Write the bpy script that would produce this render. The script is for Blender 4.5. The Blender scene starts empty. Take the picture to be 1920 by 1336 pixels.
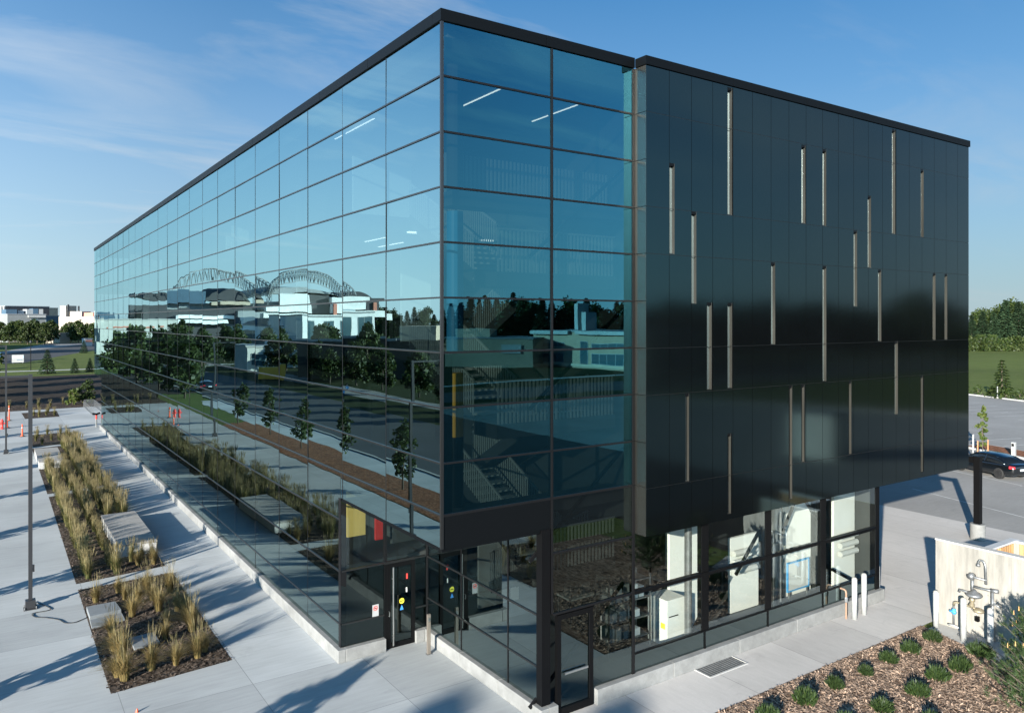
import bpy, math, random
from mathutils import Vector, Matrix
random.seed(7)
PI = math.pi
SC = bpy.context.scene
COL = SC.collection

# ------------------------------------------------------------------ camera
CAMX, CAMY, CAMZ = -8.40, -15.19, 9.83
cam_d = bpy.data.cameras.new('camera'); cam = bpy.data.objects.new('camera', cam_d); COL.objects.link(cam)
cam.location = (CAMX, CAMY, CAMZ)
cam.rotation_euler = (PI / 2, 0, -math.radians(34.16))
cam_d.sensor_width = 36; cam_d.lens = 36 * 1444 / 1920; cam_d.shift_y = -67 / 1920
cam_d.clip_start = .1; cam_d.clip_end = 3000
SC.camera = cam

# ------------------------------------------------------------------ sky and sun
SUN_EL = math.radians(14.0)
SUN_AZ = math.radians(-119.5)         # measured from +Y towards +X
world = bpy.data.worlds.new('World'); SC.world = world; world.use_nodes = True
wn, wl = world.node_tree.nodes, world.node_tree.links
bg = wn['Background']; bg.inputs[1].default_value = .049
sky = wn.new('ShaderNodeTexSky'); sky.sky_type = 'NISHITA'; sky.sun_disc = False
sky.sun_elevation = SUN_EL; sky.sun_rotation = SUN_AZ
sky.air_density = 1.0; sky.dust_density = .3; sky.ozone_density = 4.0
def mix(nt, fac, a, b, typ='MIX'):
    m = nt.nodes.new('ShaderNodeMix'); m.data_type = 'RGBA'; m.blend_type = typ
    for k, v in ((0, fac), (6, a), (7, b)):
        if hasattr(v, 'is_linked'): nt.links.new(v, m.inputs[k])
        elif k == 0: m.inputs[0].default_value = v
        else: m.inputs[k].default_value = tuple(v) + (1,)
    return m.outputs[2]
def ramp(nt, src, stops):
    r = nt.nodes.new('ShaderNodeValToRGB'); e = r.color_ramp.elements
    while len(e) < len(stops): e.new(.5)
    for i, (p, c) in enumerate(stops):
        e[i].position = p; e[i].color = (c, c, c, 1) if isinstance(c, (int, float)) else tuple(c) + (1,)
    nt.links.new(src, r.inputs[0]); return r.outputs[0]
def noise(nt, vec, scale, detail=4, rough=.55, dist=0):
    t = nt.nodes.new('ShaderNodeTexNoise'); t.inputs['Scale'].default_value = scale
    t.inputs['Detail'].default_value = detail; t.inputs['Roughness'].default_value = rough; t.inputs['Distortion'].default_value = dist
    if vec is not None: nt.links.new(vec, t.inputs['Vector'])
    return t.outputs[0]
def mapping(nt, vec, scale=(1, 1, 1), rot=(0, 0, 0), loc=(0, 0, 0)):
    m = nt.nodes.new('ShaderNodeMapping'); nt.links.new(vec, m.inputs[0])
    m.inputs['Scale'].default_value = scale; m.inputs['Rotation'].default_value = rot; m.inputs['Location'].default_value = loc
    return m.outputs[0]
def math_(nt, op, a, b=None):
    m = nt.nodes.new('ShaderNodeMath'); m.operation = op
    for k, v in ((0, a), (1, b)):
        if v is None: continue
        if hasattr(v, 'is_linked'): nt.links.new(v, m.inputs[k])
        else: m.inputs[k].default_value = v
    return m.outputs[0]
wt = world.node_tree
tc = wn.new('ShaderNodeTexCoord')
sx = wn.new('ShaderNodeSeparateXYZ'); wl.new(tc.outputs['Generated'], sx.inputs[0])
skyc = mix(wt, 1.0, sky.outputs[0], (.06, .80, 1.07), 'MULTIPLY')
# pale air low over the horizon
low = ramp(wt, sx.outputs[2], [(0.0, 1.0), (.12, .70), (.28, .32), (.5, 0.0)])
skyc = mix(wt, math_(wt, 'MULTIPLY', low, .9), skyc, (4.0, 4.6, 5.05))
# wisps of cirrus: direction projected on a high flat layer
inv = math_(wt, 'DIVIDE', 1.0, math_(wt, 'ADD', math_(wt, 'MAXIMUM', sx.outputs[2], 0.0), .12))
cv = wn.new('ShaderNodeVectorMath'); cv.operation = 'SCALE'; wl.new(tc.outputs['Generated'], cv.inputs[0]); wl.new(inv, cv.inputs['Scale'])
cm = mapping(wt, cv.outputs[0], (.55, 1.5, .2), (0, 0, math.radians(62)))
n1 = noise(wt, cm, 1.25, 8, .58, .6); n2 = noise(wt, cm, .5, 2, .5, 0)
cl = math_(wt, 'MULTIPLY', ramp(wt, n1, [(.49, 0.0), (.76, 1.0)]), ramp(wt, n2, [(.42, 0.0), (.64, 1.0)]))
cl = math_(wt, 'MULTIPLY', cl, ramp(wt, sx.outputs[2], [(.02, .25), (.12, 1.0), (.6, .7)]))
skyc = mix(wt, math_(wt, 'MULTIPLY', cl, .8), skyc, (4.6, 5.0, 5.3))
# the sky brightens towards the side the sun stands on
dt_ = wn.new('ShaderNodeVectorMath'); dt_.operation = 'DOT_PRODUCT'; wl.new(tc.outputs['Generated'], dt_.inputs[0]); dt_.inputs[1].default_value = (math.sin(SUN_AZ), math.cos(SUN_AZ), 0)
glow = ramp(wt, math_(wt, 'ADD', math_(wt, 'MULTIPLY', dt_.outputs['Value'], .5), .5), [(.0, .86), (.18, 1.0), (.27, 1.22), (.5, 2.75), (.8, 3.0)])
skyc = mix(wt, 1.0, skyc, glow, 'MULTIPLY')
skyc = mix(wt, 1.0, skyc, ramp(wt, sx.outputs[2], [(.40, 1.0), (.62, .42)]), 'MULTIPLY')      # dimmed to deep blue overhead, out of view, to darken the shadows
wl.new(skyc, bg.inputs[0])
sd = bpy.data.lights.new('sun', 'SUN'); sun = bpy.data.objects.new('sun', sd); COL.objects.link(sun)
sd.energy = 5.0; sd.angle = math.radians(.5); sd.color = (1.0, .955, .86)
sdir = Vector((math.sin(SUN_AZ) * math.cos(SUN_EL), math.cos(SUN_AZ) * math.cos(SUN_EL), math.sin(SUN_EL)))
sun.rotation_euler = sdir.to_track_quat('Z', 'Y').to_euler()
sun.location = (-60, -40, 40)
SC.view_settings.view_transform = 'Standard'; SC.view_settings.look = 'None'
SC.view_settings.exposure = 1.55; SC.view_settings.gamma = 1.0
SC.cycles.max_bounces = 10; SC.cycles.transparent_max_bounces = 24
SC.cycles.caustics_reflective = False; SC.cycles.caustics_refractive = False

# ------------------------------------------------------------------ mesh helpers
class MB:
    def __init__(s): s.v = []; s.f = []
    def poly(s, pts):
        n = len(s.v); s.v += [tuple(p) for p in pts]; s.f.append(tuple(range(n, n + len(pts)))); return s
    def box(s, x0, y0, z0, x1, y1, z1):
        if x0 > x1: x0, x1 = x1, x0
        if y0 > y1: y0, y1 = y1, y0
        if z0 > z1: z0, z1 = z1, z0
        n = len(s.v)
        s.v += [(x0, y0, z0), (x1, y0, z0), (x1, y1, z0), (x0, y1, z0), (x0, y0, z1), (x1, y0, z1), (x1, y1, z1), (x0, y1, z1)]
        for q in ((0, 3, 2, 1), (4, 5, 6, 7), (0, 1, 5, 4), (1, 2, 6, 5), (2, 3, 7, 6), (3, 0, 4, 7)): s.f.append(tuple(n + i for i in q))
        return s
    def bar(s, p, q, w, h):
        p, q = Vector(p), Vector(q); d = (q - p).normalized()
        up = Vector((0, 0, 1)) if abs(d.z) < .95 else Vector((0, 1, 0))
        a = d.cross(up).normalized() * (w / 2); b = a.cross(d).normalized() * (h / 2); n = len(s.v)
        for c in (p, q): s.v += [tuple(c - a - b), tuple(c + a - b), tuple(c + a + b), tuple(c - a + b)]
        for k in ((3, 2, 1, 0), (4, 5, 6, 7), (0, 1, 5, 4), (1, 2, 6, 5), (2, 3, 7, 6), (3, 0, 4, 7)): s.f.append(tuple(n + i for i in k))
        return s
    def tube(s, pts, rad, n=8, cap=True):
        pts = [Vector(p) for p in pts]
        if not isinstance(rad, (list, tuple)): rad = [rad] * len(pts)
        base = len(s.v); prev = None
        for i, p in enumerate(pts):
            d = (pts[min(i + 1, len(pts) - 1)] - pts[max(i - 1, 0)]).normalized()
            if prev is None:
                up = Vector((0, 0, 1)) if abs(d.z) < .9 else Vector((1, 0, 0)); a = d.cross(up).normalized()
            else: a = (prev - d * prev.dot(d)).normalized()
            prev = a; b = d.cross(a)
            for k in range(n):
                t = 2 * PI * k / n; s.v.append(tuple(p + (a * math.cos(t) + b * math.sin(t)) * rad[i]))
        for i in range(len(pts) - 1):
            for k in range(n):
                o = base + i * n; s.f.append((o + k, o + (k + 1) % n, o + n + (k + 1) % n, o + n + k))
        if cap:
            s.f.append(tuple(base + k for k in range(n - 1, -1, -1))); o = base + (len(pts) - 1) * n; s.f.append(tuple(o + k for k in range(n)))
        return s
    def cyl(s, x, y, z0, z1, r, n=16, r1=None): return s.tube([(x, y, z0), (x, y, z1)], [r, r if r1 is None else r1], n)
    def lathe(s, x, y, prof, n=16):
        base = len(s.v)
        for r, z in prof:
            for k in range(n): s.v.append((x + r * math.cos(2 * PI * k / n), y + r * math.sin(2 * PI * k / n), z))
        for i in range(len(prof) - 1):
            for k in range(n):
                o = base + i * n; s.f.append((o + k, o + (k + 1) % n, o + n + (k + 1) % n, o + n + k))
        s.f.append(tuple(base + k for k in range(n - 1, -1, -1))); o = base + (len(prof) - 1) * n; s.f.append(tuple(o + k for k in range(n)))
        return s
    def prism(s, pts, z0, z1):
        a = sum(pts[i][0] * pts[(i + 1) % len(pts)][1] - pts[(i + 1) % len(pts)][0] * pts[i][1] for i in range(len(pts)))
        if a < 0: pts = pts[::-1]
        n = len(s.v); m = len(pts)
        s.v += [(p[0], p[1], z0) for p in pts] + [(p[0], p[1], z1) for p in pts]
        s.f.append(tuple(n + i for i in range(m - 1, -1, -1))); s.f.append(tuple(n + m + i for i in range(m)))
        for i in range(m): s.f.append((n + i, n + (i + 1) % m, n + m + (i + 1) % m, n + m + i))
        return s
    def loft(s, rings, closed=True):
        base = len(s.v); m = len(rings[0])
        for r in rings: s.v += [tuple(p) for p in r]
        for i in range(len(rings) - 1):
            for k in range(m if closed else m - 1):
                o = base + i * m; s.f.append((o + k, o + (k + 1) % m, o + m + (k + 1) % m, o + m + k))
        if closed:
            s.f.append(tuple(base + k for k in range(m - 1, -1, -1))); o = base + (len(rings) - 1) * m; s.f.append(tuple(o + k for k in range(m)))
        return s
    def leaf(s, c, size, rng, asp=1.5, up=.3):
        d = Vector((rng.gauss(0, 1), rng.gauss(0, 1), rng.gauss(0, .7) + up)).normalized()
        a = d.cross(Vector((rng.gauss(0, 1), rng.gauss(0, 1), rng.gauss(0, 1)))).normalized(); b = d.cross(a)
        a *= size * asp / 2; b *= size / 2; c = Vector(c); n = len(s.v)
        s.v += [tuple(c - a), tuple(c + b * .9 - a * .1), tuple(c + a), tuple(c - b * .9 - a * .1)]; s.f.append((n, n + 1, n + 2, n + 3)); return s
    def build(s, name, m, parent=None, smooth=False, loc=None, bevel=0):
        me = bpy.data.meshes.new(name); me.from_pydata(s.v, [], s.f); me.update()
        if m: me.materials.append(m)
        if smooth:
            for p in me.polygons: p.use_smooth = True
        o = bpy.data.objects.new(name, me); COL.objects.link(o)
        if parent: o.parent = parent
        if loc: o.location = loc
        if bevel:
            b = o.modifiers.new('bevel', 'BEVEL'); b.width = bevel; b.segments = 2; b.limit_method = 'ANGLE'; b.angle_limit = .6
        return o
def tag(o, label, cat, group=None, kind=None):
    if label: o['label'] = label
    if cat: o['category'] = cat
    if group: o['group'] = group
    if kind: o['kind'] = kind
    return o
def thing(name, label, cat, loc=(0, 0, 0), rz=0, group=None):
    o = bpy.data.objects.new(name, None); COL.objects.link(o); o.location = loc; o.rotation_euler = (0, 0, rz); o.empty_display_size = .2
    return tag(o, label, cat, group)
def copy_tree(src, loc, rz=0, label=None, group=None, sc=1.0, parent=None):
    c = src.copy(); COL.objects.link(c)
    if parent: c.parent = parent
    else:
        c.location = loc; c.rotation_euler = (0, 0, rz); c.scale = (sc, sc, sc) if not isinstance(sc, tuple) else sc
        if label: c['label'] = label
        if group: c['group'] = group
    for ch in src.children: copy_tree(ch, None, parent=c)
    return c
def structure(o): o['kind'] = 'structure'; return o

# ------------------------------------------------------------------ materials
def pbr(name, col, rough=.6, metal=0, spec=.5, nz=None, bump=None, obj=True, coat=0, rnd=0, stretch=(1, 1, 1), emit=None, ior=None, stint=None):
    m = bpy.data.materials.new(name); m.use_nodes = True; nt = m.node_tree; b = nt.nodes['Principled BSDF']
    b.inputs['Base Color'].default_value = tuple(col) + (1,); b.inputs['Roughness'].default_value = rough
    b.inputs['Metallic'].default_value = metal; b.inputs['Specular IOR Level'].default_value = spec
    if stint: b.inputs['Specular Tint'].default_value = tuple(stint) + (1,)
    if ior: b.inputs['IOR'].default_value = ior
    if coat: b.inputs['Coat Weight'].default_value = coat; b.inputs['Coat Roughness'].default_value = .05
    g = nt.nodes.new('ShaderNodeTexCoord'); vec = mapping(nt, g.outputs['Object'], stretch)
    c = None
    if nz:
        f = None
        for sc_, amt in nz:
            n = noise(nt, vec, sc_, 5, .6)
            c = mix(nt, 1.0, c if c is not None else tuple(col), ramp(nt, n, [(.3, 1 - amt), (.7, 1 + amt * .6)]), 'MULTIPLY')
    if rnd:
        ge = nt.nodes.new('ShaderNodeNewGeometry')
        r = ramp(nt, ge.outputs['Random Per Island'], [(0, 1 - rnd), (1, 1 + rnd)])
        c = mix(nt, 1.0, c if c is not None else tuple(col), r, 'MULTIPLY')
    if c is not None: nt.links.new(c, b.inputs['Base Color'])
    if bump:
        bn = nt.nodes.new('ShaderNodeBump'); bn.inputs['Strength'].default_value = bump[1]; bn.inputs['Distance'].default_value = bump[2]
        nt.links.new(noise(nt, vec, bump[0], 6, .65), bn.inputs['Height']); nt.links.new(bn.outputs[0], b.inputs['Normal'])
    if emit: b.inputs['Emission Color'].default_value = tuple(emit[:3]) + (1,); b.inputs['Emission Strength'].default_value = emit[3]
    return m
def foliage_mat(name, cols, trans=.25, rough=.55):
    m = bpy.data.materials.new(name); m.use_nodes = True; nt = m.node_tree; b = nt.nodes['Principled BSDF']
    ge = nt.nodes.new('ShaderNodeNewGeometry'); oi = nt.nodes.new('ShaderNodeObjectInfo')
    c = ramp(nt, ge.outputs['Random Per Island'], [(i / (len(cols) - 1), k) for i, k in enumerate(cols)])
    c = mix(nt, 1.0, c, ramp(nt, oi.outputs['Random'], [(0, .8), (1, 1.2)]), 'MULTIPLY')
    nt.links.new(c, b.inputs['Base Color']); b.inputs['Roughness'].default_value = rough; b.inputs['Specular IOR Level'].default_value = .3
    t = nt.nodes.new('ShaderNodeBsdfTranslucent'); nt.links.new(c, t.inputs[0])
    x = nt.nodes.new('ShaderNodeMixShader'); x.inputs[0].default_value = trans
    nt.links.new(b.outputs[0], x.inputs[1]); nt.links.new(t.outputs[0], x.inputs[2]); nt.links.new(x.outputs[0], nt.nodes['Material Output'].inputs[0])
    return m
def concrete(name, col, joints=None, broom=(1, 1, 1), dark=.12, stains=.10):
    m = bpy.data.materials.new(name); m.use_nodes = True; nt = m.node_tree; b = nt.nodes['Principled BSDF']
    b.inputs['Roughness'].default_value = .82; b.inputs['Specular IOR Level'].default_value = .25
    g = nt.nodes.new('ShaderNodeTexCoord'); P = g.outputs['Object']
    c = mix(nt, 1.0, tuple(col), ramp(nt, noise(nt, P, .22, 3, .5), [(.3, 1 - dark), (.7, 1 + dark * .4)]), 'MULTIPLY')
    c = mix(nt, 1.0, c, ramp(nt, noise(nt, mapping(nt, P, broom), 2.2, 6, .7), [(.3, 1 - stains), (.72, 1.04)]), 'MULTIPLY')
    c = mix(nt, 1.0, c, ramp(nt, noise(nt, P, 60, 2, .6), [(.35, .93), (.65, 1.04)]), 'MULTIPLY')
    # darker dribbles and patches with their own outline
    st = ramp(nt, noise(nt, mapping(nt, P, (.7, 1.3, 1)), .9, 7, .75, 1.2), [(.57, 0), (.68, 1)])
    c = mix(nt, math_(nt, 'MULTIPLY', st, .34), c, tuple(k * .62 for k in col))
    if joints:
        s = nt.nodes.new('ShaderNodeSeparateXYZ'); nt.links.new(P, s.inputs[0]); tot = None
        for ax, pitch, off, w in joints:
            fr = math_(nt, 'FRACT', math_(nt, 'DIVIDE', math_(nt, 'ADD', s.outputs[ax], off), pitch))
            k = math_(nt, 'LESS_THAN', fr, w / pitch); tot = k if tot is None else math_(nt, 'MAXIMUM', tot, k)
            slab = math_(nt, 'FLOOR', math_(nt, 'DIVIDE', math_(nt, 'ADD', s.outputs[ax], off), pitch))
            wnz = nt.nodes.new('ShaderNodeTexWhiteNoise'); wnz.noise_dimensions = '1D'; nt.links.new(slab, wnz.inputs['W'])
            c = mix(nt, 1.0, c, ramp(nt, wnz.outputs[0], [(0, .87), (1, 1.05)]), 'MULTIPLY')
        c = mix(nt, tot, c, tuple(k * .45 for k in col))
    nt.links.new(c, b.inputs['Base Color'])
    bn = nt.nodes.new('ShaderNodeBump'); bn.inputs['Strength'].default_value = .25; bn.inputs['Distance'].default_value = .01
    nt.links.new(noise(nt, mapping(nt, P, (broom[0] * 3, broom[1] * 3, 3)), 9, 5, .7), bn.inputs['Height']); nt.links.new(bn.outputs[0], b.inputs['Normal'])
    return m
def glass(name, base, gain, power, tint, gtint, wob=.35):
    m = bpy.data.materials.new(name); m.use_nodes = True; nt = m.node_tree; nt.nodes.remove(nt.nodes['Principled BSDF'])
    g = nt.nodes.new('ShaderNodeTexCoord')
    bn = nt.nodes.new('ShaderNodeBump'); bn.inputs['Strength'].default_value = wob; bn.inputs['Distance'].default_value = .006
    nt.links.new(noise(nt, mapping(nt, g.outputs['Object'], (1, .7, .8)), .75, 1, .4), bn.inputs['Height'])
    lw = nt.nodes.new('ShaderNodeLayerWeight'); lw.inputs[0].default_value = .5
    f = math_(nt, 'POWER', lw.outputs['Facing'], power)
    f = math_(nt, 'MINIMUM', math_(nt, 'ADD', math_(nt, 'MULTIPLY', f, gain), base), .97)
    t = nt.nodes.new('ShaderNodeBsdfTransparent'); t.inputs[0].default_value = tuple(tint) + (1,)
    r = nt.nodes.new('ShaderNodeBsdfGlossy'); r.inputs['Color'].default_value = tuple(gtint) + (1,); r.inputs['Roughness'].default_value = .0
    nt.links.new(bn.outputs[0], r.inputs['Normal'])
    x = nt.nodes.new('ShaderNodeMixShader'); nt.links.new(f, x.inputs[0]); nt.links.new(t.outputs[0], x.inputs[1]); nt.links.new(r.outputs[0], x.inputs[2])
    nt.links.new(x.outputs[0], nt.nodes['Material Output'].inputs[0]); return m

M = {}
M['glass'] = glass('coated facade glass', .03, .66, 1.0, (.19, .24, .235), (.64, .94, .98), .5)
M['shortglass'] = glass('coated glass of the short face', .02, .74, 1.0, (.17, .21, .20), (.20, .74, .96), .35)
M['lowglass'] = glass('ground floor mirror glass', .03, .56, 1.0, (.20, .24, .23), (.72, .93, .93), .4)
M['clear'] = glass('clear ground floor glass', .07, .70, 1.6, (.90, .935, .90), (.78, .92, .95))
M['dimglass'] = glass('tinted entrance glass', .045, .75, 1.5, (.19, .215, .21), (.72, .92, .93))
M['smallglass'] = pbr('window glass far', (.05, .10, .12), .06, 0, .9)
M['cladding'] = pbr('glossy black cladding', (.0022, .0025, .0028), .09, 0, .5, nz=[(.4, .25)], ior=1.52, stint=(.28, .86, 1.0))
M['fascia'] = pbr('black fascia metal', (.0022, .0028, .0034), .5, 0, .12)
M['frame'] = pbr('dark anodised frame', (.010, .010, .011), .38, .4, .3)
M['capbright'] = pbr('bronze mullion cap', (.055, .055, .055), .32, .85, .5)
M['reveal'] = pbr('champagne metal reveal', (.075, .072, .062), .38, .6, .5, nz=[(.8, .35)], stretch=(1, 1, .4))
M['slotpane'] = pbr('mirror slot glass', (.24, .31, .34), .05, .92, .5)
M['returnp'] = pbr('grey metal return panel', (.17, .165, .15), .24, .95, .5, nz=[(.5, .12)])
M['roofing'] = pbr('grey roofing', (.25, .25, .25), .9, nz=[(.5, .2)])
M['core'] = pbr('grey core wall', (.06, .065, .065), .85, nz=[(.4, .15)])
M['slab'] = pbr('floor slab edge', (.05, .053, .056), .8, nz=[(.6, .15)])
M['white'] = pbr('white painted wall', (.68, .68, .65), .7, nz=[(.7, .05)])
M['offwhite'] = pbr('off white partition', (.5, .5, .48), .75, nz=[(.7, .06)])
M['slat'] = pbr('pale railing slat', (.38, .38, .37), .5, .1)
M['black'] = pbr('black painted steel', (.0025, .0025, .0028), .45, 0, .15)
M['soft_black'] = pbr('black rubber', (.02, .02, .02), .8)
M['orange'] = pbr('orange column paint', (.95, .42, .02), .5)
M['blue'] = pbr('blue column paint', (.05, .32, .62), .5)
M['yellow_wood'] = pbr('yellow timber wall', (.85, .58, .18), .6, nz=[(3, .15)], stretch=(1, 1, .15))
M['red'] = pbr('red wall paint', (.65, .04, .035), .55)
M['strip'] = pbr('ceiling light strip', (.9, .9, .9), .5, emit=(1, .97, .9, 1.3))
M['steel'] = pbr('brushed steel', (.62, .61, .58), .28, 1.0)
M['galv'] = pbr('galvanised pipe', (.22, .225, .23), .45, .6, nz=[(6, .3)])
M['brass'] = pbr('weathered bronze valve', (.34, .29, .20), .5, .6, nz=[(8, .3)])
M['white_post'] = pbr('white painted steel', (.34, .345, .34), .5, nz=[(3, .2)])
M['plinth'] = concrete('plinth concrete', (.255, .255, .247), stains=.32, dark=.25)
M['plaza'] = concrete('plaza concrete', (.465, .48, .478), joints=((1, 3.1, .2, .018), (0, 3.1, 2.5, .018)), broom=(.35, 3.5, 1), dark=.2, stains=.14)
M['walk'] = concrete('walkway concrete', (.48, .455, .43), joints=((0, 3.0, .6, .018),), broom=(2.5, .5, 1))
M['wallcon'] = concrete('cast wall concrete', (.33, .312, .28), broom=(2, 2, .25), dark=.22, stains=.4)
M['kerb'] = concrete('kerb concrete', (.44, .43, .41))
M['asphalt'] = concrete('weathered asphalt', (.27, .262, .25), broom=(.6, 2, 1), dark=.14)
M['road'] = concrete('street asphalt', (.065, .066, .067), broom=(1.5, .3, 1), dark=.14)
M['dark_asphalt'] = concrete('dark asphalt', (.055, .054, .054), dark=.2)
M['paint'] = pbr('white road paint', (.46, .455, .44), .8, nz=[(2, .25)])
M['lawn'] = None
def lawn(name, a, b, c3, bumps=True):
    m = bpy.data.materials.new(name); m.use_nodes = True; nt = m.node_tree; bs = nt.nodes['Principled BSDF']; bs.inputs['Roughness'].default_value = .9; bs.inputs['Specular IOR Level'].default_value = .1
    g = nt.nodes.new('ShaderNodeTexCoord'); P = g.outputs['Object']
    c = mix(nt, ramp(nt, noise(nt, mapping(nt, P, (1, .45, 1)), .05, 5, .6), [(.35, 0), (.65, 1)]), a, b)
    c = mix(nt, math_(nt, 'MULTIPLY', ramp(nt, noise(nt, P, .35, 5, .7), [(.45, 0), (.75, 1)]), .6), c, c3)
    c = mix(nt, 1.0, c, ramp(nt, noise(nt, P, 5, 4, .7), [(.3, .65), (.7, 1.2)]), 'MULTIPLY')
    nt.links.new(c, bs.inputs['Base Color'])
    bn = nt.nodes.new('ShaderNodeBump'); bn.inputs['Strength'].default_value = .7; bn.inputs['Distance'].default_value = .08
    nt.links.new(noise(nt, P, 9, 5, .7), bn.inputs['Height']); nt.links.new(bn.outputs[0], bs.inputs['Normal']); return m
M['lawn'] = lawn('mown lawn', (.075, .10, .026), (.105, .135, .034), (.14, .15, .06))
M['rough'] = lawn('darkened meadow', (.022, .032, .011), (.034, .044, .014), (.05, .05, .022))  # grass set darker than the lawn, unseen, to deepen what the glass mirrors
M['soil'] = lawn('bare dark soil', (.030, .024, .020), (.05, .040, .032), (.085, .07, .055))
def mulch(name, cols):
    m = bpy.data.materials.new(name); m.use_nodes = True; nt = m.node_tree; bs = nt.nodes['Principled BSDF']; bs.inputs['Roughness'].default_value = .9; bs.inputs['Specular IOR Level'].default_value = .15
    g = nt.nodes.new('ShaderNodeTexCoord'); P = g.outputs['Object']
    vo = nt.nodes.new('ShaderNodeTexVoronoi'); vo.inputs['Scale'].default_value = 16; nt.links.new(mapping(nt, P, (1, .45, 1), (0, 0, .7)), vo.inputs['Vector'])
    s = nt.nodes.new('ShaderNodeSeparateColor'); nt.links.new(vo.outputs['Color'], s.inputs[0])
    c = ramp(nt, s.outputs[0], [(i / (len(cols) - 1), k) for i, k in enumerate(cols)])
    c = mix(nt, 1.0, c, ramp(nt, noise(nt, P, 1.2, 4, .6), [(.3, .7), (.7, 1.15)]), 'MULTIPLY')
    nt.links.new(c, bs.inputs['Base Color'])
    bn = nt.nodes.new('ShaderNodeBump'); bn.inputs['Strength'].default_value = 1; bn.inputs['Distance'].default_value = .03
    nt.links.new(s.outputs[1], bn.inputs['Height']); nt.links.new(bn.outputs[0], bs.inputs['Normal']); return m
M['mulch_dark'] = mulch('dark bark mulch', [(.018, .013, .010), (.042, .030, .022), (.07, .05, .036), (.13, .10, .08)])
M['mulch_tan'] = mulch('tan wood mulch', [(.07, .042, .028), (.16, .10, .068), (.23, .155, .108), (.34, .25, .19)])
M['mulch_red'] = mulch('reddish bark mulch', [(.10, .04, .02), (.19, .075, .035), (.24, .10, .05), (.30, .15, .09)])
M['chip_tan'] = pbr('loose wood chip tan', (.28, .195, .14), .85, rnd=.55)
M['chip_dark'] = pbr('loose bark chip dark', (.075, .054, .04), .85, rnd=.6)
M['bench_wood'] = pbr('weathered bench timber', (.26, .25, .238), .8, nz=[(2.2, .3), (9, .2)], stretch=(.5, 6, 1), bump=(8, .12, .004))
M['bench_base'] = concrete('bench base concrete', (.42, .42, .41), broom=(1, 1, .3))
M['stone'] = concrete('bluestone slab', (.20, .215, .225), stains=.2)
M['lamp_metal'] = pbr('dark bronze lamp metal', (.035, .035, .038), .45, .4)
M['cone'] = pbr('orange traffic plastic', (.60, .085, .03), .5)
M['grassblade'] = foliage_mat('green grass blade', [(.030, .045, .012), (.06, .075, .02), (.14, .125, .045), (.30, .235, .10)], .3)
M['goldblade'] = foliage_mat('dry grass blade', [(.075, .075, .024), (.24, .175, .068), (.33, .235, .10), (.14, .12, .045)], .3)
M['plume'] = foliage_mat('straw seed plume', [(.19, .155, .075), (.28, .23, .12), (.15, .13, .06)], .3)
M['juniper'] = foliage_mat('dark juniper shoot', [(.010, .021, .007), (.020, .038, .010), (.036, .058, .014)], .1)
M['pine'] = foliage_mat('pine needle', [(.014, .030, .010), (.028, .052, .016), (.055, .082, .028)], .12)
M['candle'] = pbr('pine bud', (.55, .30, .12), .7)
M['leaf'] = foliage_mat('broad leaf', [(.013, .026, .007), (.024, .043, .010), (.040, .062, .014), (.060, .078, .02)], .3)
M['leaf_light'] = foliage_mat('light young leaf', [(.05, .08, .015), (.09, .13, .03), (.15, .17, .04)], .35)
M['spruce'] = foliage_mat('blue green spruce', [(.012, .028, .014), (.025, .048, .022), (.04, .065, .03)], .08)
M['bark'] = pbr('tree bark', (.11, .085, .065), .9, nz=[(5, .3)], bump=(20, .6, .02))
M['stake'] = pbr('orange wooden stake', (.5, .22, .10), .8)
M['wood'] = pbr('cedar fence slat', (.44, .25, .11), .7, nz=[(2, .25)], rnd=.45, stretch=(8, 8, .6))
M['grey_wood'] = pbr('weathered grey cap', (.42, .43, .44), .7, nz=[(3, .15)])
M['car'] = pbr('black car paint', (.004, .005, .006), .22, 0, .5, coat=1.0)
M['carglass'] = pbr('dark car glass', (.006, .008, .01), .05, 0, .8)
M['tyre'] = pbr('tyre rubber', (.015, .015, .015), .8)
M['rim'] = pbr('dark alloy rim', (.10, .10, .105), .3, .9)
M['tail'] = pbr('red tail lamp', (.5, .015, .02), .15, emit=(1, .05, .08, .25))
M['plate'] = pbr('pale plate', (.55, .62, .70), .4)
def smat(name, col, **k):
    if name not in M: M[name] = pbr(name.replace('_', ' '), col, k.pop('rough', .7), **k)
    return M[name]

# ================================================================== GROUND
def sheet(name, m, pts, z):
    b = MB(); b.poly([(x, y, z) for x, y in pts]); return structure(b.build(name, m))
sheet('ground', M['lawn'], [(-1500, -1500), (1500, -1500), (1500, 1500), (-1500, 1500)], -.030)
b = MB()
b.poly([(-9.75, -60, 0), (6.6, -60, 0), (6.6, -2.06, 0), (31, -2.06, 0), (31, 30, 0), (23.5, 30, 0), (23.5, 86, 0), (-9.75, 84.2, 0)])
structure(b.build('plaza_paving', M['plaza']))
sheet('walkway', M['walk'], [(3.2, -2.04), (30.98, -2.04), (30.98, 7.4), (17.9, 7.4), (17.9, 4), (17.9, .05), (3.2, .05)], .004)
sheet('parking_lot', M['asphalt'], [(31, -60), (60, -60), (110, 62), (31, 62)], -.012)
b = MB(); b.prism([(60, -60), (60.4, -60), (110.4, 62), (110, 62)], -.02, .13); structure(b.build('parking_kerb', M['kerb']))
sheet('verge_mulch', M['mulch_tan'], [(60.5, -60), (63.2, -60), (113.2, 62), (110.5, 62)], -.010)
b = MB()
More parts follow.
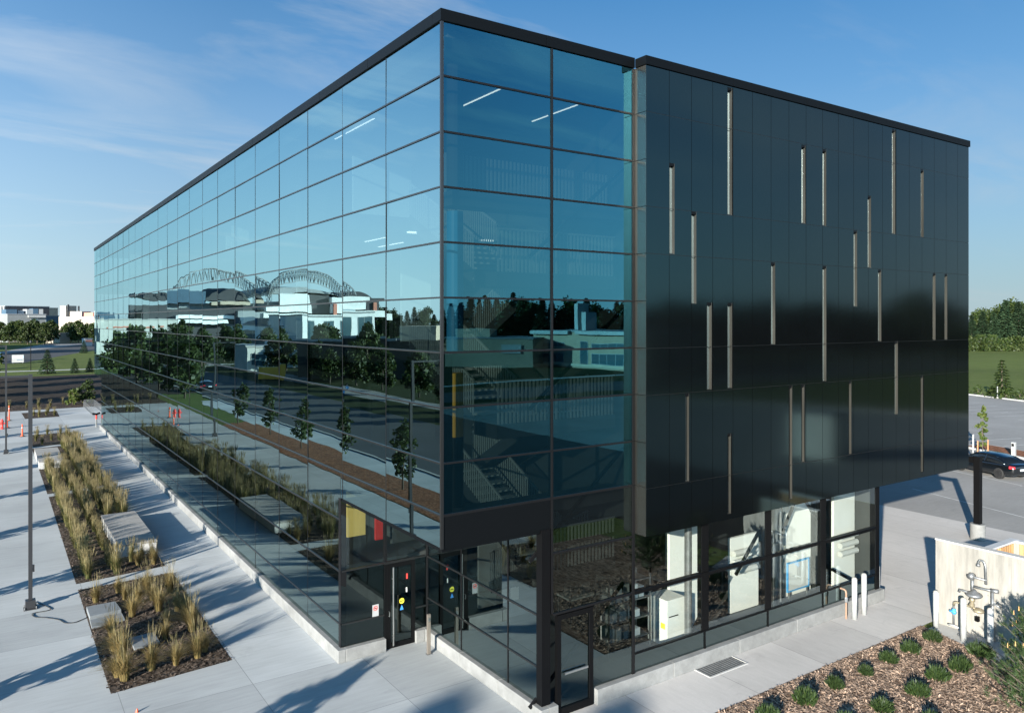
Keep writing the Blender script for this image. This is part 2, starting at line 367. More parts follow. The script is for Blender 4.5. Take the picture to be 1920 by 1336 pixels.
def stripe(p, q, w=.11):
    p, q = Vector((*p, 0)), Vector((*q, 0)); d = (q - p).normalized(); n = Vector((-d.y, d.x, 0)) * w / 2
    b.poly([(p + n).to_tuple()[:2] + (-.007,), (p - n).to_tuple()[:2] + (-.007,), (q - n).to_tuple()[:2] + (-.007,), (q + n).to_tuple()[:2] + (-.007,)])
stripe((44.2, 11.4), (42.2, 4.2)); stripe((36.4, 9.0), (34.0, .6))
for k in range(-3, 9):                     # bays along both sides of the aisle beyond the island
    u = Vector((.31, .95)); v = Vector((.95, -.31)); o = Vector((57.6, 13.2)) + u * (k * 2.75)
    stripe(tuple(o), tuple(o + v * 5)); o2 = Vector((73.5, 12.0)) + u * (k * 2.75); stripe(tuple(o2), tuple(o2 + v * 5))
    o3 = Vector((44.1, 11.0)) + u * ((k + 1) * 2.75); stripe(tuple(o3), tuple(o3 + v * 5))
for k in range(-2, 8):
    o = Vector((88, 27)) + Vector((.4, .92)) * (k * 2.75); stripe(tuple(o), tuple(o + Vector((-4.8, 1.6))))
structure(b.build('parking_stripes', M['paint']))
b = MB(); b.prism([(52.0, 8.6), (54.6, 7.8), (56.6, 14.0), (54.2, 14.8)], -.02, .12); structure(b.build('island_kerb', M['kerb']))
sheet('island_mulch', M['mulch_red'], [(52.25, 8.75), (54.45, 8.05), (56.35, 13.85), (54.35, 14.5)], .135)

# planting beds on the plaza
BEDS = [[(-5.72, 17.0), (-2.5, 17.16), (-2.58, 7.85), (-5.75, 7.55)],
        [(-5.72, 17.75), (-2.56, 18.2), (-2.52, 35.9), (-5.66, 34.9)],
        [(-5.68, 35.75), (-2.5, 36.6), (-2.45, 54.9), (-5.7, 54.6)],
        [(-5.6, 55.2), (-2.42, 56.0), (-2.37, 63.0), (-5.5, 62.9)],
        [(-5.57, 82.0), (-2.32, 82.2), (-2.45, 76.3), (-5.45, 76.0)]]
for p in BEDS: sheet('planting_bed', M['mulch_dark'], p, .005)
sheet('shrub_bed', M['mulch_tan'], [(6.63, -2.06), (16.46, -2.03), (16.40, -2.6), (15.4, -5.6), (14.9, -12), (6.63, -12)], .008)
sheet('far_mulch_bed', M['mulch_dark'], [(-9.7, 84.3), (23, 86.2), (23, 97), (-9.7, 96)], -.008)
sheet('bare_soil', M['soil'], [(-16, 96), (40, 97), (40, 150), (-16, 143)], -.014)
sheet('street_mulch_strip', M['mulch_red'], [(-12.75, -30), (-9.85, -30), (-9.85, 60), (-12.75, 62)], -.006)
sheet('sidewalk', M['plaza'], [(-14.9, -80), (-12.77, -80), (-12.77, 84), (-14.9, 84)], -.010)
b = MB(); b.box(-15.1, -120, -.03, -14.92, 150, .05); structure(b.build('street_kerb', M['kerb']))
sheet('street', M['road'], [(-26.5, -150), (-15.1, -150), (-15.1, 150), (-9, 190), (40, 330), (70, 420), (50, 430), (20, 340), (-26.5, 190)], -.020)
sheet('far_road', M['asphalt'], [(-120, 246), (-6, 252), (14, 300), (30, 372), (12, 372), (-6, 274), (-120, 268)], -.024)
sheet('path', M['kerb'], [(-60, 160.5), (60, 163), (60, 165.6), (-60, 163.1)], -.018)
sheet('diagonal_path', M['road'], [(-6.5, 196), (-6.0, 205), (14, 268), (18, 268), (-1.5, 200)], -.019)
sheet('south_meadow', M['rough'], [(-400, -400), (700, -400), (700, -62), (62, -62), (58, -13.95), (31.2, -13.95), (-9.8, -60.2), (-400, -60.2)], -.027)
sheet('west_meadow', M['rough'], [(-500, -60), (-26.6, -60), (-26.6, 150), (-26.6, 188), (-60, 240), (-500, 240)], -.026)
sheet('south_parking', M['dark_asphalt'], [(-8, -14), (58, -14), (58, -58), (-8, -58)], -.016)
sheet('south_planting', M['soil'], [(17.6, -2.07), (30.9, -2.07), (30.9, -13.9), (17.6, -13.9)], -.005)
sheet('far_street', M['road'], [(-150, -78), (220, -78), (220, -66), (-150, -66)], -.020)
sheet('far_footpath', M['kerb'], [(-120, -86), (200, -91), (200, -89), (-120, -84)], -.018)
sheet('verge_path', M['asphalt'], [(-34.5, -120), (-32.3, -120), (-32.3, 170), (-34.5, 170)], -.018)

# drainage grate in the walkway
t = thing('drain_grate', 'long steel drain grate set in the pale walkway beside the black glass wall', 'drain grate', (8.82, -.38, .004))
g = MB(); g.box(-.80, -.34, 0, .80, -.29, .016); g.box(-.80, .29, 0, .80, .34, .016); g.box(-.80, -.29, 0, -.76, .29, .016); g.box(.76, -.29, 0, .80, .29, .016)
g.build('frame', M['kerb'], t)
g = MB(); g.poly([(-.76, -.29, .002), (.76, -.29, .002), (.76, .29, .002), (-.76, .29, .002)]); g.build('pit', M['soft_black'], t)
g = MB()
for i in range(14): g.box(-.75 + i * .1075, -.288, .004, -.75 + i * .1075 + .062, .288, .013)
g.build('bars', M['galv'], t)

# ================================================================== THE BUILDING
B = thing('glass_building', 'long black and mirrored glass building with a projecting corner and a dark panelled end', 'building', (0, 0, 0))
def part(name, mb, m, **k): return mb.build(name, m, B, **k)
def parts(name, mb, m):
    for i in range(0, len(mb.v), 8):                     # every bar of the frame is a part of its own
        q = MB(); q.v = mb.v[i:i + 8]; q.f = [tuple(k - i for k in f) for f in mb.f if i <= f[0] < i + 8]; part(name, q, m)
ZR = [16.55, 15.33, 14.08, 12.84, 11.60, 10.35, 9.11, 7.87, 6.62, 5.45]
PITCH = 2.93
YL = [PITCH * k for k in range(24)] + [69.09]
YLOW = [6.0] + [y for y in YL if 6.5 < y < 63] + [63.5]
pr = random.Random(3)
rest = MB(); rest_lower = MB(); near_count = 0
def pane(mb, axis, a0, a1, z0, z1, at=0.0, tilt=.0024, gap=.012):
    ta, tz = pr.gauss(0, tilt), pr.gauss(0, tilt); ac, zc = (a0 + a1) / 2, (z0 + z1) / 2; a0 += gap; a1 -= gap; z0 += gap; z1 -= gap
    pts = []
    for a, z in ((a0, z0), (a1, z0), (a1, z1), (a0, z1)):
        o = at + ta * (a - ac) + tz * (z - zc); pts.append((o, a, z) if axis == 'x' else (a, o, z))
    if axis == 'x': pts = pts[::-1]
    mb.poly(pts)
# the long face (x = 0)
for i in range(len(YL) - 1):
    rows = list(zip(ZR[1:], ZR[:-1]))
    for z0, z1 in rows:
        if i < 4: q = MB(); pane(q, 'x', YL[i], YL[i + 1], z0, z1); part('glass_pane', q, M['glass']); near_count += 1
        else: pane(rest, 'x', YL[i], YL[i + 1], z0, z1)
for a0, a1 in ((0, 2.93), (2.93, 6.0)):
    q = MB(); pane(q, 'x', a0, a1, 4.71, 5.45, tilt=.0004); part('glass_pane', q, M['glass'])
pane(rest, 'x', 63.5, 69.09, 4.71, 5.45)
for i in range(len(YLOW) - 1):
    for z0, z1 in ((4.08, 5.45), (2.57, 4.08), (1.05, 2.57), (.38, 1.05)):
        if i < 5: q = MB(); pane(q, 'x', YLOW[i], YLOW[i + 1], z0, z1); part('ground_pane', q, M['lowglass'])
        else: pane(rest_lower, 'x', YLOW[i], YLOW[i + 1], z0, z1)
# corner bay on the short face (y = 0)
for z0, z1 in zip(ZR[1:], ZR[:-1]):
    for a0, a1 in ((0, 3.09), (3.09, 5.81)):
        q = MB(); pane(q, 'y', a0, a1, z0, z1, tilt=.0006); part('glass_pane', q, M['shortglass'])
q = MB(); pane(q, 'y', 3.09, 5.81, 4.08, 5.45); part('glass_pane', q, M['dimglass'])
q = MB(); pane(q, 'y', 3.09, 5.81, 2.57, 4.08); part('glass_pane', q, M['dimglass'])
q = MB(); pane(q, 'y', 4.42, 5.81, .42, 2.57); part('glass_pane', q, M['dimglass'])
# recess walls
for a0, a1, z0, z1 in ((.0, 1.39, .38, 1.05), (.0, 1.39, 1.05, 2.57), (.0, 1.39, 2.57, 4.71), (1.39, 2.8, 2.6, 4.71), (2.36, 2.8, .38, 1.05), (2.36, 2.8, 1.05, 2.57)):
    q = MB(); pane(q, 'y', a0, a1, z0, z1, at=6.0); part('entrance_pane', q, M['clear' if z1 > 4.5 else 'dimglass'])
for a0, a1 in ((.0, 1.5), (1.5, 3.9), (3.9, 6.0)):
    for z0, z1 in ((.38, 1.30), (1.30, 2.57), (2.57, 4.71)):
        q = MB(); pane(q, 'x', a0, a1, z0, z1, at=2.8); part('entrance_pane', q, M['dimglass'])
for q, m_, n_ in ((rest, 'glass', 'glass_pane'), (rest_lower, 'lowglass', 'ground_pane')): o = q.build(n_, M[m_], B); o['kind'] = 'stuff'
# ground floor glazing below the panelled end
XG = [5.81, 8.60, 11.43, 14.25, 17.5]
for i in range(4):
    for z0, z1 in ((.95, 2.57), (2.57, 4.15)):
        q = MB(); pane(q, 'y', XG[i], XG[i + 1], z0, z1, tilt=.0005); part('shop_pane', q, M['clear'])
    q = MB(); pane(q, 'y', XG[i], XG[i + 1], .42, .95, at=.01, tilt=.0004); part('spandrel_pane', q, M['dimglass'])
q = MB(); q.box(4.5, .06, .40, 17.45, .10, .93); part('spandrel_backing', q, M['slab'])

# curtain wall frame, long face
f = MB(); fb = MB()
for i, y in enumerate(YL[1:-1]): f.box(-.004, y - .018, 4.72 if y < 6 or y > 63.5 else .40, .08, y + .018, 16.54)
for z in ZR[1:]: fb.box(-.026, .03, z - .019, .06, 69.06, z + .019)
for z in (4.08, 2.57, 1.05): fb.box(-.022, 6.03, z - .022, .06, 63.47, z + .022)
parts('vertical_mullion', f, M['frame']); parts('transom', fb, M['capbright'])
# corner bay frame, short face
f = MB(); f.box(-.03, -.03, 4.71, .035, .035, 16.55); part('corner_mullion', f, M['capbright'])
f = MB(); f.box(3.06, -.025, 2.60, 3.12, .10, 5.42); f.box(3.06, -.025, 5.48, 3.12, .10, 16.54); f.box(5.77, -.02, .42, 5.86, .10, 16.54)
parts('vertical_mullion', f, M['frame'])
f = MB()
for z in ZR[1:-1]: f.box(.04, -.028, z - .022, 3.055, .06, z + .022); f.box(3.125, -.028, z - .022, 5.765, .06, z + .022)
for z in (4.08, 2.57): f.box(3.125, -.028, z - .025, 5.765, .06, z + .025)
f.box(.04, -.028, 5.42, 5.765, .06, 5.48); parts('transom', f, M['frame'])
# lower corner and the glazing frames on the ground floor
f = MB(); f.box(2.77, -.03, .40, 3.03, .20, 4.71); part('corner_post', f, M['black'])
f = MB()
for x in XG[1:-1]: f.box(x - .14, -.02, .97, x + .14, .16, 2.52); f.box(x - .14, -.02, 2.62, x + .14, .16, 4.15)
f.box(17.3, -.02, .42, 17.52, .2, 4.15); parts('vertical_mullion', f, M['black'])
f = MB(); f.box(5.87, -.035, 2.525, 17.29, .12, 2.615); f.box(5.87, -.035, .925, 17.29, .055, .965); parts('transom', f, M['black'])
f = MB()
for x in XG[1:-1]: f.box(x - .02, -.015, .43, x + .02, .05, .92)
parts('spandrel_mullion', f, M['black'])
f = MB()
for z in (1.05, 2.585, ): f.box(.04, 5.972, z - .022, 1.37, 6.05, z + .022); f.box(2.38, 5.972, z - .022, 2.76, 6.05, z + .022)
f.box(1.37, 5.965, 2.55, 2.38, 6.06, 2.62)
for z in (1.30, 2.57): f.box(2.772, .21, z - .02, 2.86, 5.95, z + .02)
parts('transom', f, M['capbright'])
f = MB(); f.box(2.775, 5.93, .40, 2.88, 6.03, 4.70); f.box(2.785, 1.48, .40, 2.86, 1.52, 4.70); f.box(2.785, 3.88, .40, 2.86, 3.92, 4.70)
f.box(-.005, 6.0, .39, .17, 6.16, 4.70); f.box(1.35, 5.968, 2.63, 1.43, 6.06, 4.70); parts('vertical_mullion', f, M['frame'])
# fascia, soffits, parapet, roof
f = MB(); f.box(.03, -.006, 4.71, 3.055, .10, 5.415); part('fascia', f, M['fascia'])
f = MB(); f.box(.02, .02, 4.62, 2.76, 5.96, 4.705); f.box(.02, 63.55, 4.62, 6, 69.05, 4.705); parts('soffit', f, M['fascia'])
def coping(x0, y0, x1, y1, z1, ax, step=3.6):        # metal coping in lengths with thin laps between
    f = MB(); a0, a1 = (x0, x1) if ax == 0 else (y0, y1); n = max(1, round((a1 - a0) / step))
    for k in range(n):
        p, q = a0 + (a1 - a0) * k / n + (.005 if k else 0), a0 + (a1 - a0) * (k + 1) / n - (.005 if k < n - 1 else 0); j = .0015 * (k % 3)
        f.box(p, y0 - j, 16.555, q, y1, z1 + j) if ax == 0 else f.box(x0 - j, p, 16.555, x1, q, z1 + j)
    part('parapet', f, M['fascia'])
coping(-.05, -.05, 5.83, .35, 16.82, 0); coping(-.05, .355, .35, 69.14, 16.82, 1); coping(5.835, -.47, 23.05, -.055, 16.785, 0); coping(22.65, -.05, 23.05, 69.1, 16.785, 1)
f = MB(); f.box(.36, .36, 16.30, 22.64, 69.0, 16.60); part('roof', f, M['roofing'])
# rooms: slabs, core, cross walls
f = MB()
for z in (5.35, 9.10, 12.85): f.box(.14, 5.2, z - .45, 5.98, 69.0, z); f.box(.45, .30, z - .34, 5.76, .95, z)
parts('floor_slab', f, M['slab'])
f = MB(); f.box(.14, .14, 15.95, 5.98, 69.0, 16.28); part('ceiling', f, M['core'])
f = MB(); f.box(6.0, -.20, 4.16, 22.98, 69.0, 16.29); part('core_wall', f, M['core'])
f = MB(); f.box(3.2, 9.3, .02, 17.5, 9.5, 4.14); f.box(6.2, 9.5, .02, 6.4, 63.4, 4.14); f.box(.1, 63.30, .02, 6.2, 63.48, 4.6); f.box(17.52, .2, .02, 17.62, 63, 4.14); parts('inner_wall', f, M['core'])
f = MB(); f.box(.1, 6.1, .02, 6.2, 63.3, .30); f.box(2.9, .2, .02, 17.5, 9.3, .30); parts('ground_slab', f, M['slab'])
wr = random.Random(5)
for fz in (5.35, 9.10, 12.85):
    y = 8.5 + wr.uniform(0, 3)
    while y < 62:
        f = MB(); x0 = wr.uniform(1.2, 3.5); f.box(x0, y, fz + .01, wr.uniform(x0 + .8, 5.9), y + .12, fz + wr.choice((2.6, 3.2, 2.1))); part('partition', f, M['white'] if fz > 9 and wr.random() < .35 else M['core']); y += wr.uniform(3.5, 9)
f = MB(); f.box(1.42, 9.0, 2.65, 2.06, 9.1, 4.4); part('timber_wall', f, M['yellow_wood'])
f = MB(); f.box(2.50, 9.15, 2.35, 2.88, 9.25, 4.4); part('red_wall', f, M['red'])
f = MB(); f.box(.3, 7.9, 1.9, 6.0, 9.28, 2.1); part('gallery_floor', f, M['slab'])
f = MB(); f.box(.08, .11, 4.85, .34, .14, 9.06); part('corner_panel', f, M['black'])
# columns, braces
for z0, z1, m in ((5.46, 7.10, 'black'), (7.103, 8.60, 'orange'), (9.12, 12.4, 'blue'), (12.9, 15.9, 'core')):
    f = MB(); f.cyl(.70, .62, z0, z1, .20, 20); part('column', f, M[m], smooth=False)
for i in range(4):
    z0 = (4.9, 8.65, 12.4, 1.3)[i]
    f = MB(); f.bar((2.6, .26, z0 - 1.0), (5.7, .26, z0 + 1.5), .06, .08); part('brace', f, M['frame'])
# stairs seen through the corner
def flight(p0, rise, run, n, x0, x1):
    t = MB(); y0, z0 = p0
    for k in range(n):
        y = y0 + run * k / n; z = z0 + rise * (k + 1) / n if rise > 0 else z0 + rise * k / n
        t.box(x0 + .03, y, z - .05, x1 - .03, y + run / n + .02, z)
    part('stair_tread', t, M['offwhite'])
    s = MB()
    for x in (x0, x1): s.bar((x, y0, z0 - .08), (x, y0 + run, z0 + rise - .08), .05, .34)
    s.bar(((x0 + x1) / 2, y0, z0 - .22), ((x0 + x1) / 2, y0 + run, z0 + rise - .22), x1 - x0 - .08, .03)
    part('stair_stringer', s, M['slab'])
    r = MB()
    for x in (x0, x1):
        k = 0.0
        while k < run:
            z = z0 + rise * k / run; r.box(x - .012, y0 + k, z - .15, x + .012, y0 + k + .045, z + .98); k += .115
        r.bar((x, y0, z0 + 1.0), (x, y0 + run, z0 + rise + 1.0), .05, .05)
    part('stair_railing', r, M['slat'])
for zl in (11.02, 7.32, 3.50):
    xl = 1.75 if zl > 5 else 3.2
    f = MB(); f.box(xl, .42, zl - .36, 5.55, 1.5, zl); part('landing', f, M['slab'])
    r = MB(); x = xl + .03
    while x < 5.5: r.box(x, .43, zl - .02, x + .05, .455, zl + 1.02); x += .118
    r.box(xl + .01, .415, zl + 1.02, 5.54, .47, zl + 1.07); part('landing_railing', r, M['slat'])
    flight((1.5, zl), 1.83, 3.6, 11, xl, xl + 1.3)
    flight((1.5, zl), -1.92, 3.6, 11, max(3.9, xl + 1.35), 5.5)
r = MB(); x = .5
while x < 5.7: r.box(x, .96, 12.86, x + .05, .985, 13.85); x += .118
part('landing_railing', r, M['slat'])
# lit ceiling strips
for x, y0, y1, z in ((2.72, 1.7, 4.2, 15.92), (5.35, 1.8, 4.0, 15.92), (1.2, 6.4, 9.6, 15.92), (2.7, 7.5, 9.4, 12.36), (4.3, 6.0, 7.2, 12.36), (2.9, 2.6, 4.4, 8.6), (3.8, 6.2, 8.2, 8.6), (1.6, 6.4, 8.0, 12.36)):
    f = MB(); f.box(x, y0, z, x + .04, y1, z + .02); part('ceiling_light', f, M['strip'])
for x, y in ((1.5, 4.6), (2.9, 5.0), (4.4, 5.3)):
    f = MB(); f.box(x, y, 12.34, x + .45, y + .18, 12.38); part('ceiling_light', f, M['strip'])
# ground floor room behind the clear glass
for x0, x1, y, z0, z1 in ((8.72, 10.05, 1.5, .31, 4.1), (11.55, 12.95, 1.55, .31, 2.75), (14.3, 15.75, 1.5, .31, 3.75), (16.0, 17.25, .75, .31, 4.1), (12.4, 13.5, 5.2, .31, 4.1), (5.0, 6.6, 6.5, .31, 3.2)):
    f = MB(); f.box(x0, y, z0, x1, y + .10, z1); part('room_panel', f, M['white'])
for x0, x1, y in ((11.5, 12.6, 1.40), (16.1, 17.1, .60)):
    f = MB()
    for k in range(3): f.tube([(x0, y - .02, 1.70 + .30 * k), (x1, y - .02, 1.70 + .30 * k)], .10, 10)
    part('duct', f, M['offwhite'])
f = MB()
for p, q in (((8.5, .6, .45), (9.9, .6, 2.0)), ((10.9, .8, 1.9), (12.9, .8, 4.0)), ((14.2, .7, 3.9), (15.6, .7, 2.3)), ((15.4, .45, 1.35), (16.9, .45, .6)), ((13.4, 1.2, 2.2), (14.4, 1.2, 3.6))): f.bar(p, q, .07, .09)
part('brace', f, M['black'])
f = MB()
for x, y, r in ((8.45, .5, .11), (13.0, .9, .09), (13.35, 1.0, .06),):
    f = MB(); f.cyl(x, y, .31, 4.14, r, 12); part('column', f, M['galv'])
f = MB(); f.box(3.2, .2, 4.13, 17.4, 9.3, 4.158); part('ceiling', f, M['slab'])
f = MB(); f.box(3.3, 1.0, 2.95, 5.6, 1.12, 3.15); part('timber_band', f, M['bench_wood'])

# plinth: kerb-like concrete base, interrupted at the doors
f = MB(); ys = [5.86, 14.6, 22.3, 31.2, 40, 48.8, 57.6, 63.7]
for i in range(len(ys) - 1): f.box(-.13, ys[i] + (.006 if i else 0), 0, .10, ys[i + 1] - .006, .375)
f.box(.106, 5.86, 0, 1.37, 6.1, .375); f.box(2.36, 5.86, 0, 2.66, 6.1, .375)
ys = [-.14, 1.8, 3.8, 6.12]
for i in range(3): f.box(2.67, ys[i] + (.006 if i else 0), 0, 2.92, ys[i + 1] - .006, .375)
f.box(2.926, -.14, 0, 3.20, .1, .375)
xs = [4.45, 7.2, 9.95, 12.7, 15.4, 17.66]
for i in range(len(xs) - 1): f.box(xs[i] + .006, -.14, 0, xs[i + 1] - .006, .12, .405)
f.box(17.44, .125, 0, 17.66, 3, .405)
part('plinth', f, M['plinth'], bevel=.012)

# panelled end: joints, slot windows
JX = [5.87 + .857 * k for k in range(21)]
JZ = [16.555, 15.33, 12.84, 11.60, 9.10, 7.86, 5.41, 4.15]
SL = [(6.73, 14.07, 11.63), (7.58, 12.83, 10.3), (9.06, 16.5, 12.86), (12.49, 15.3, 12.86), (13.585, 15.3, 12.86), (15.30, 12.82, 10.3), (16.12, 14.05, 11.62), (17.61, 16.5, 12.86), (19.5, 15.3, 12.86), (11.01, 11.58, 9.12), (13.585, 11.58, 7.9), (16.74, 11.58, 9.13), (20.33, 11.58, 9.12), (21.18, 11.58, 9.12), (8.2, 10.34, 7.9), (9.06, 10.34, 7.9), (17.78, 9.12, 6.55), (7.34, 7.84, 5.43), (11.88, 7.84, 4.35), (12.49, 7.84, 5.43), (15.02, 7.84, 5.43), (19.5, 7.84, 4.35), (9.06, 6.6, 4.3)]
sw = lambda zt: .20 if zt > 8 else .15; YF = -.43
cuts = sorted(set([round(x, 4) for x in JX] + [round(v, 4) for s in SL for v in (s[0], s[0] + sw(s[1]))]))
cl_ = [cuts[0]]
for c in cuts[1:]:
    if c - cl_[-1] > .025: cl_.append(c)
    elif min(abs(c - j) for j in JX) < .001: cl_[-1] = c
f = MB(); jset = lambda v, J: min(abs(v - j) for j in J) < .002
for i in range(len(cl_) - 1):
    x0, x1 = cl_[i], cl_[i + 1]; xm = (x0 + x1) / 2
    zs = set(JZ)
    holes = [(s[2], s[1]) for s in SL if s[0] - .03 < xm < s[0] + sw(s[1]) + .03]
    for h in holes: zs |= set(h)
    zs = sorted(zs)
    for z0, z1 in zip(zs[:-1], zs[1:]):
        if z1 - z0 < .004 or any(h[0] - .001 <= (z0 + z1) / 2 <= h[1] + .001 for h in holes): continue
        g = .007
        X0 = x0 + (g if jset(x0, JX) else 0); X1 = x1 - (g if jset(x1, JX) else 0); Z0 = z0 + (g if jset(z0, JZ) else 0); Z1 = z1 - (g if jset(z1, JZ) else 0)
        f.poly([(X0, YF, Z0), (X1, YF, Z0), (X1, YF, Z1), (X0, YF, Z1)])
        if jset(x0, JX): f.poly([(X0, YF, Z0), (X0, YF, Z1), (X0, YF + .03, Z1), (X0, YF + .03, Z0)])
        if jset(x1, JX): f.poly([(X1, YF, Z1), (X1, YF, Z0), (X1, YF + .03, Z0), (X1, YF + .03, Z1)])
        if jset(z0, JZ): f.poly([(X0, YF, Z0), (X0, YF + .03, Z0), (X1, YF + .03, Z0), (X1, YF, Z0)])
        if jset(z1, JZ): f.poly([(X0, YF, Z1), (X1, YF, Z1), (X1, YF + .03, Z1), (X0, YF + .03, Z1)])
part('cladding', f, M['cladding'])
for z in JZ[1:-1]: f = MB(); f.box(5.90, YF + .003, z - .004, 22.98, YF + .022, z + .004); part('joint_glint', f, M['capbright'])  # added strips imitating the sun catching the panel lips
f = MB()
for i in range(len(cl_) - 1):      # backing behind the joints, open at the slots
    x0, x1 = cl_[i], cl_[i + 1]; xm = (x0 + x1) / 2; z = 4.15
    for h in sorted([(s[2], s[1]) for s in SL if s[0] - .03 < xm < s[0] + sw(s[1]) + .03]) + [(16.55, 16.55)]:
        if h[0] > z: f.poly([(x0, YF + .031, z), (x1, YF + .031, z), (x1, YF + .031, h[0]), (x0, YF + .031, h[0])])
        z = h[1]
f.poly([(5.88, YF + .01, 4.15), (5.88, .0, 4.15), (23.0, .0, 4.15), (23.0, YF + .01, 4.15)])
f.box(23.0 - .02, YF + .02, 4.15, 23.01, 69.05, 16.55)
part('cladding_backing', f, M['fascia'])
for x0, zt, zb in SL:
    s = MB(); x1 = x0 + sw(zt)
    s.box(x1 - .012, YF + .002, zb, x1 + .004, -.315, zt)            # lit side of the recess
    s.box(x0, YF + .02, zb, x1 - .012, -.315, zb + .02)
    w = part('slot_window', s, M['reveal'])
    s = MB(); s.box(x0 - .006, YF + .004, zb + .02, x0 + .012, -.315, zt - .075); s.box(x0 - .006, YF + .004, zt - .072, x1 - .013, -.315, zt + .002); s.build('frame', M['black'], w)
    s = MB(); s.box(x0 + .01, -.335, zb + .02, x1 - .012, -.32, zt - .07); s.build('pane', M['slotpane'], w)
f = MB()
zz = [16.55, 15.33, 14.08, 12.84, 11.60, 10.35, 9.11, 7.87, 6.62, 5.45, 4.15]
for z0, z1 in zip(zz[1:], zz[:-1]): f.box(5.865, YF + .005, z0 + .007, 5.90, -.012, z1 - .007)
part('return_panel', f, M['returnp'])

# entrance door in the recess
d = MB(); d.box(1.44, 5.95, .02, 1.56, 6.03, 2.55); d.box(2.26, 5.95, .02, 2.37, 6.03, 2.55); d.box(1.56, 5.95, .02, 2.26, 6.03, .16); d.box(1.56, 5.95, 2.42, 2.26, 6.03, 2.55); d.box(1.36, 5.955, .02, 1.435, 6.04, 2.55)
door = part('entrance_door', d, M['black'])
d = MB(); d.poly([(1.56, 5.985, .16), (2.26, 5.985, .16), (2.26, 5.985, 2.42), (1.56, 5.985, 2.42)]); d.build('door_pane', M['dimglass'], door)
d = MB(); d.tube([(1.60, 5.86, .12), (1.60, 5.86, 2.46)], .022, 10); d.bar((1.60, 5.87, .4), (1.60, 5.95, .4), .02, .02); d.bar((1.60, 5.87, 2.1), (1.60, 5.95, 2.1), .02, .02); d.build('pull_handle', M['steel'], door)
d = MB(); d.tube([(1.49, 5.94, 1.0), (1.49, 5.90, 1.0), (1.49, 5.89, 1.14), (1.49, 5.94, 1.14)], .013, 8); d.build('lock', M['steel'], door)
def disc(mb, x, y, z, r, n=24): mb.poly([(x + r * math.cos(-2 * PI * k / n), y, z + r * math.sin(-2 * PI * k / n)) for k in range(n)][::-1])
M['dot'] = pbr('yellow sticker', (.72, .66, .06), .5); M['bluest'] = pbr('blue sticker', (.05, .25, .62), .5); M['redst'] = pbr('red sticker', (.75, .06, .05), .5)
d = MB(); disc(d, 1.93, 5.978, 1.36, .085); d.build('yellow_sticker', M['dot'], door)
d = MB(); d.box(1.87, 5.972, 1.348, 1.99, 5.977, 1.372); d.build('sticker_stripe', M['black'], door)
d = MB(); d.poly([(1.87, 5.978, 1.09), (1.99, 5.978, 1.09), (1.96, 5.978, 1.18), (1.93, 5.978, 1.24), (1.90, 5.978, 1.18)]); d.build('blue_sticker', M['bluest'], door)
d = MB(); d.box(2.08, 5.97, 2.0, 2.125, 5.978, 2.16); d.build('red_sticker', M['redst'], door)
d = MB(); d.box(2.07, 5.97, 1.60, 2.11, 5.978, 1.74); d.build('card_reader', M['white'], door)
# no smoking notice on the pane beside it
d = MB(); d.box(.98, 5.988, 1.02, 1.18, 5.992, 1.42); ns = part('no_smoking_notice', d, M['white_post'])
d = MB(); n = 20
for k in range(n):
    a0, a1 = 2 * PI * k / n, 2 * PI * (k + 1) / n; R1, R0 = .072, .052
    d.poly([(1.08 + R0 * math.cos(a0), 5.9865, 1.31 + R0 * math.sin(a0)), (1.08 + R1 * math.cos(a0), 5.9865, 1.31 + R1 * math.sin(a0)), (1.08 + R1 * math.cos(a1), 5.9865, 1.31 + R1 * math.sin(a1)), (1.08 + R0 * math.cos(a1), 5.9865, 1.31 + R0 * math.sin(a1))])
d.poly([(1.03, 5.986, 1.345), (1.045, 5.986, 1.36), (1.13, 5.986, 1.275), (1.115, 5.986, 1.26)])
d.build('ban_ring', M['redst'], ns)
d = MB(); d.box(1.04, 5.985, 1.298, 1.115, 5.987, 1.318); d.build('cigarette', M['black'], ns)
d = MB()
for k in range(4): d.box(1.01, 5.985, 1.20 - .035 * k, 1.15 - .02 * (k % 2), 5.987, 1.21 - .035 * k)
d.build('text_lines', smat('grey_ink', (.35, .36, .38)), ns)
# black side door on the short face
d = MB(); d.box(3.24, -.04, .02, 3.36, .06, 2.52); d.box(4.28, -.04, .02, 4.40, .06, 2.52); d.box(3.36, -.04, 2.40, 4.28, .06, 2.52); d.box(3.36, -.04, .02, 4.28, .06, .20)
d2 = part('side_door', d, M['black'])
d = MB(); d.poly([(3.36, .0, .2), (4.28, .0, .2), (4.28, .0, 2.4), (3.36, .0, 2.4)]); d.build('door_pane', M['dimglass'], d2)
d = MB(); d.bar((3.45, -.06, 1.05), (4.2, -.06, 1.05), .04, .05); d.build('push_bar', M['steel'], d2)

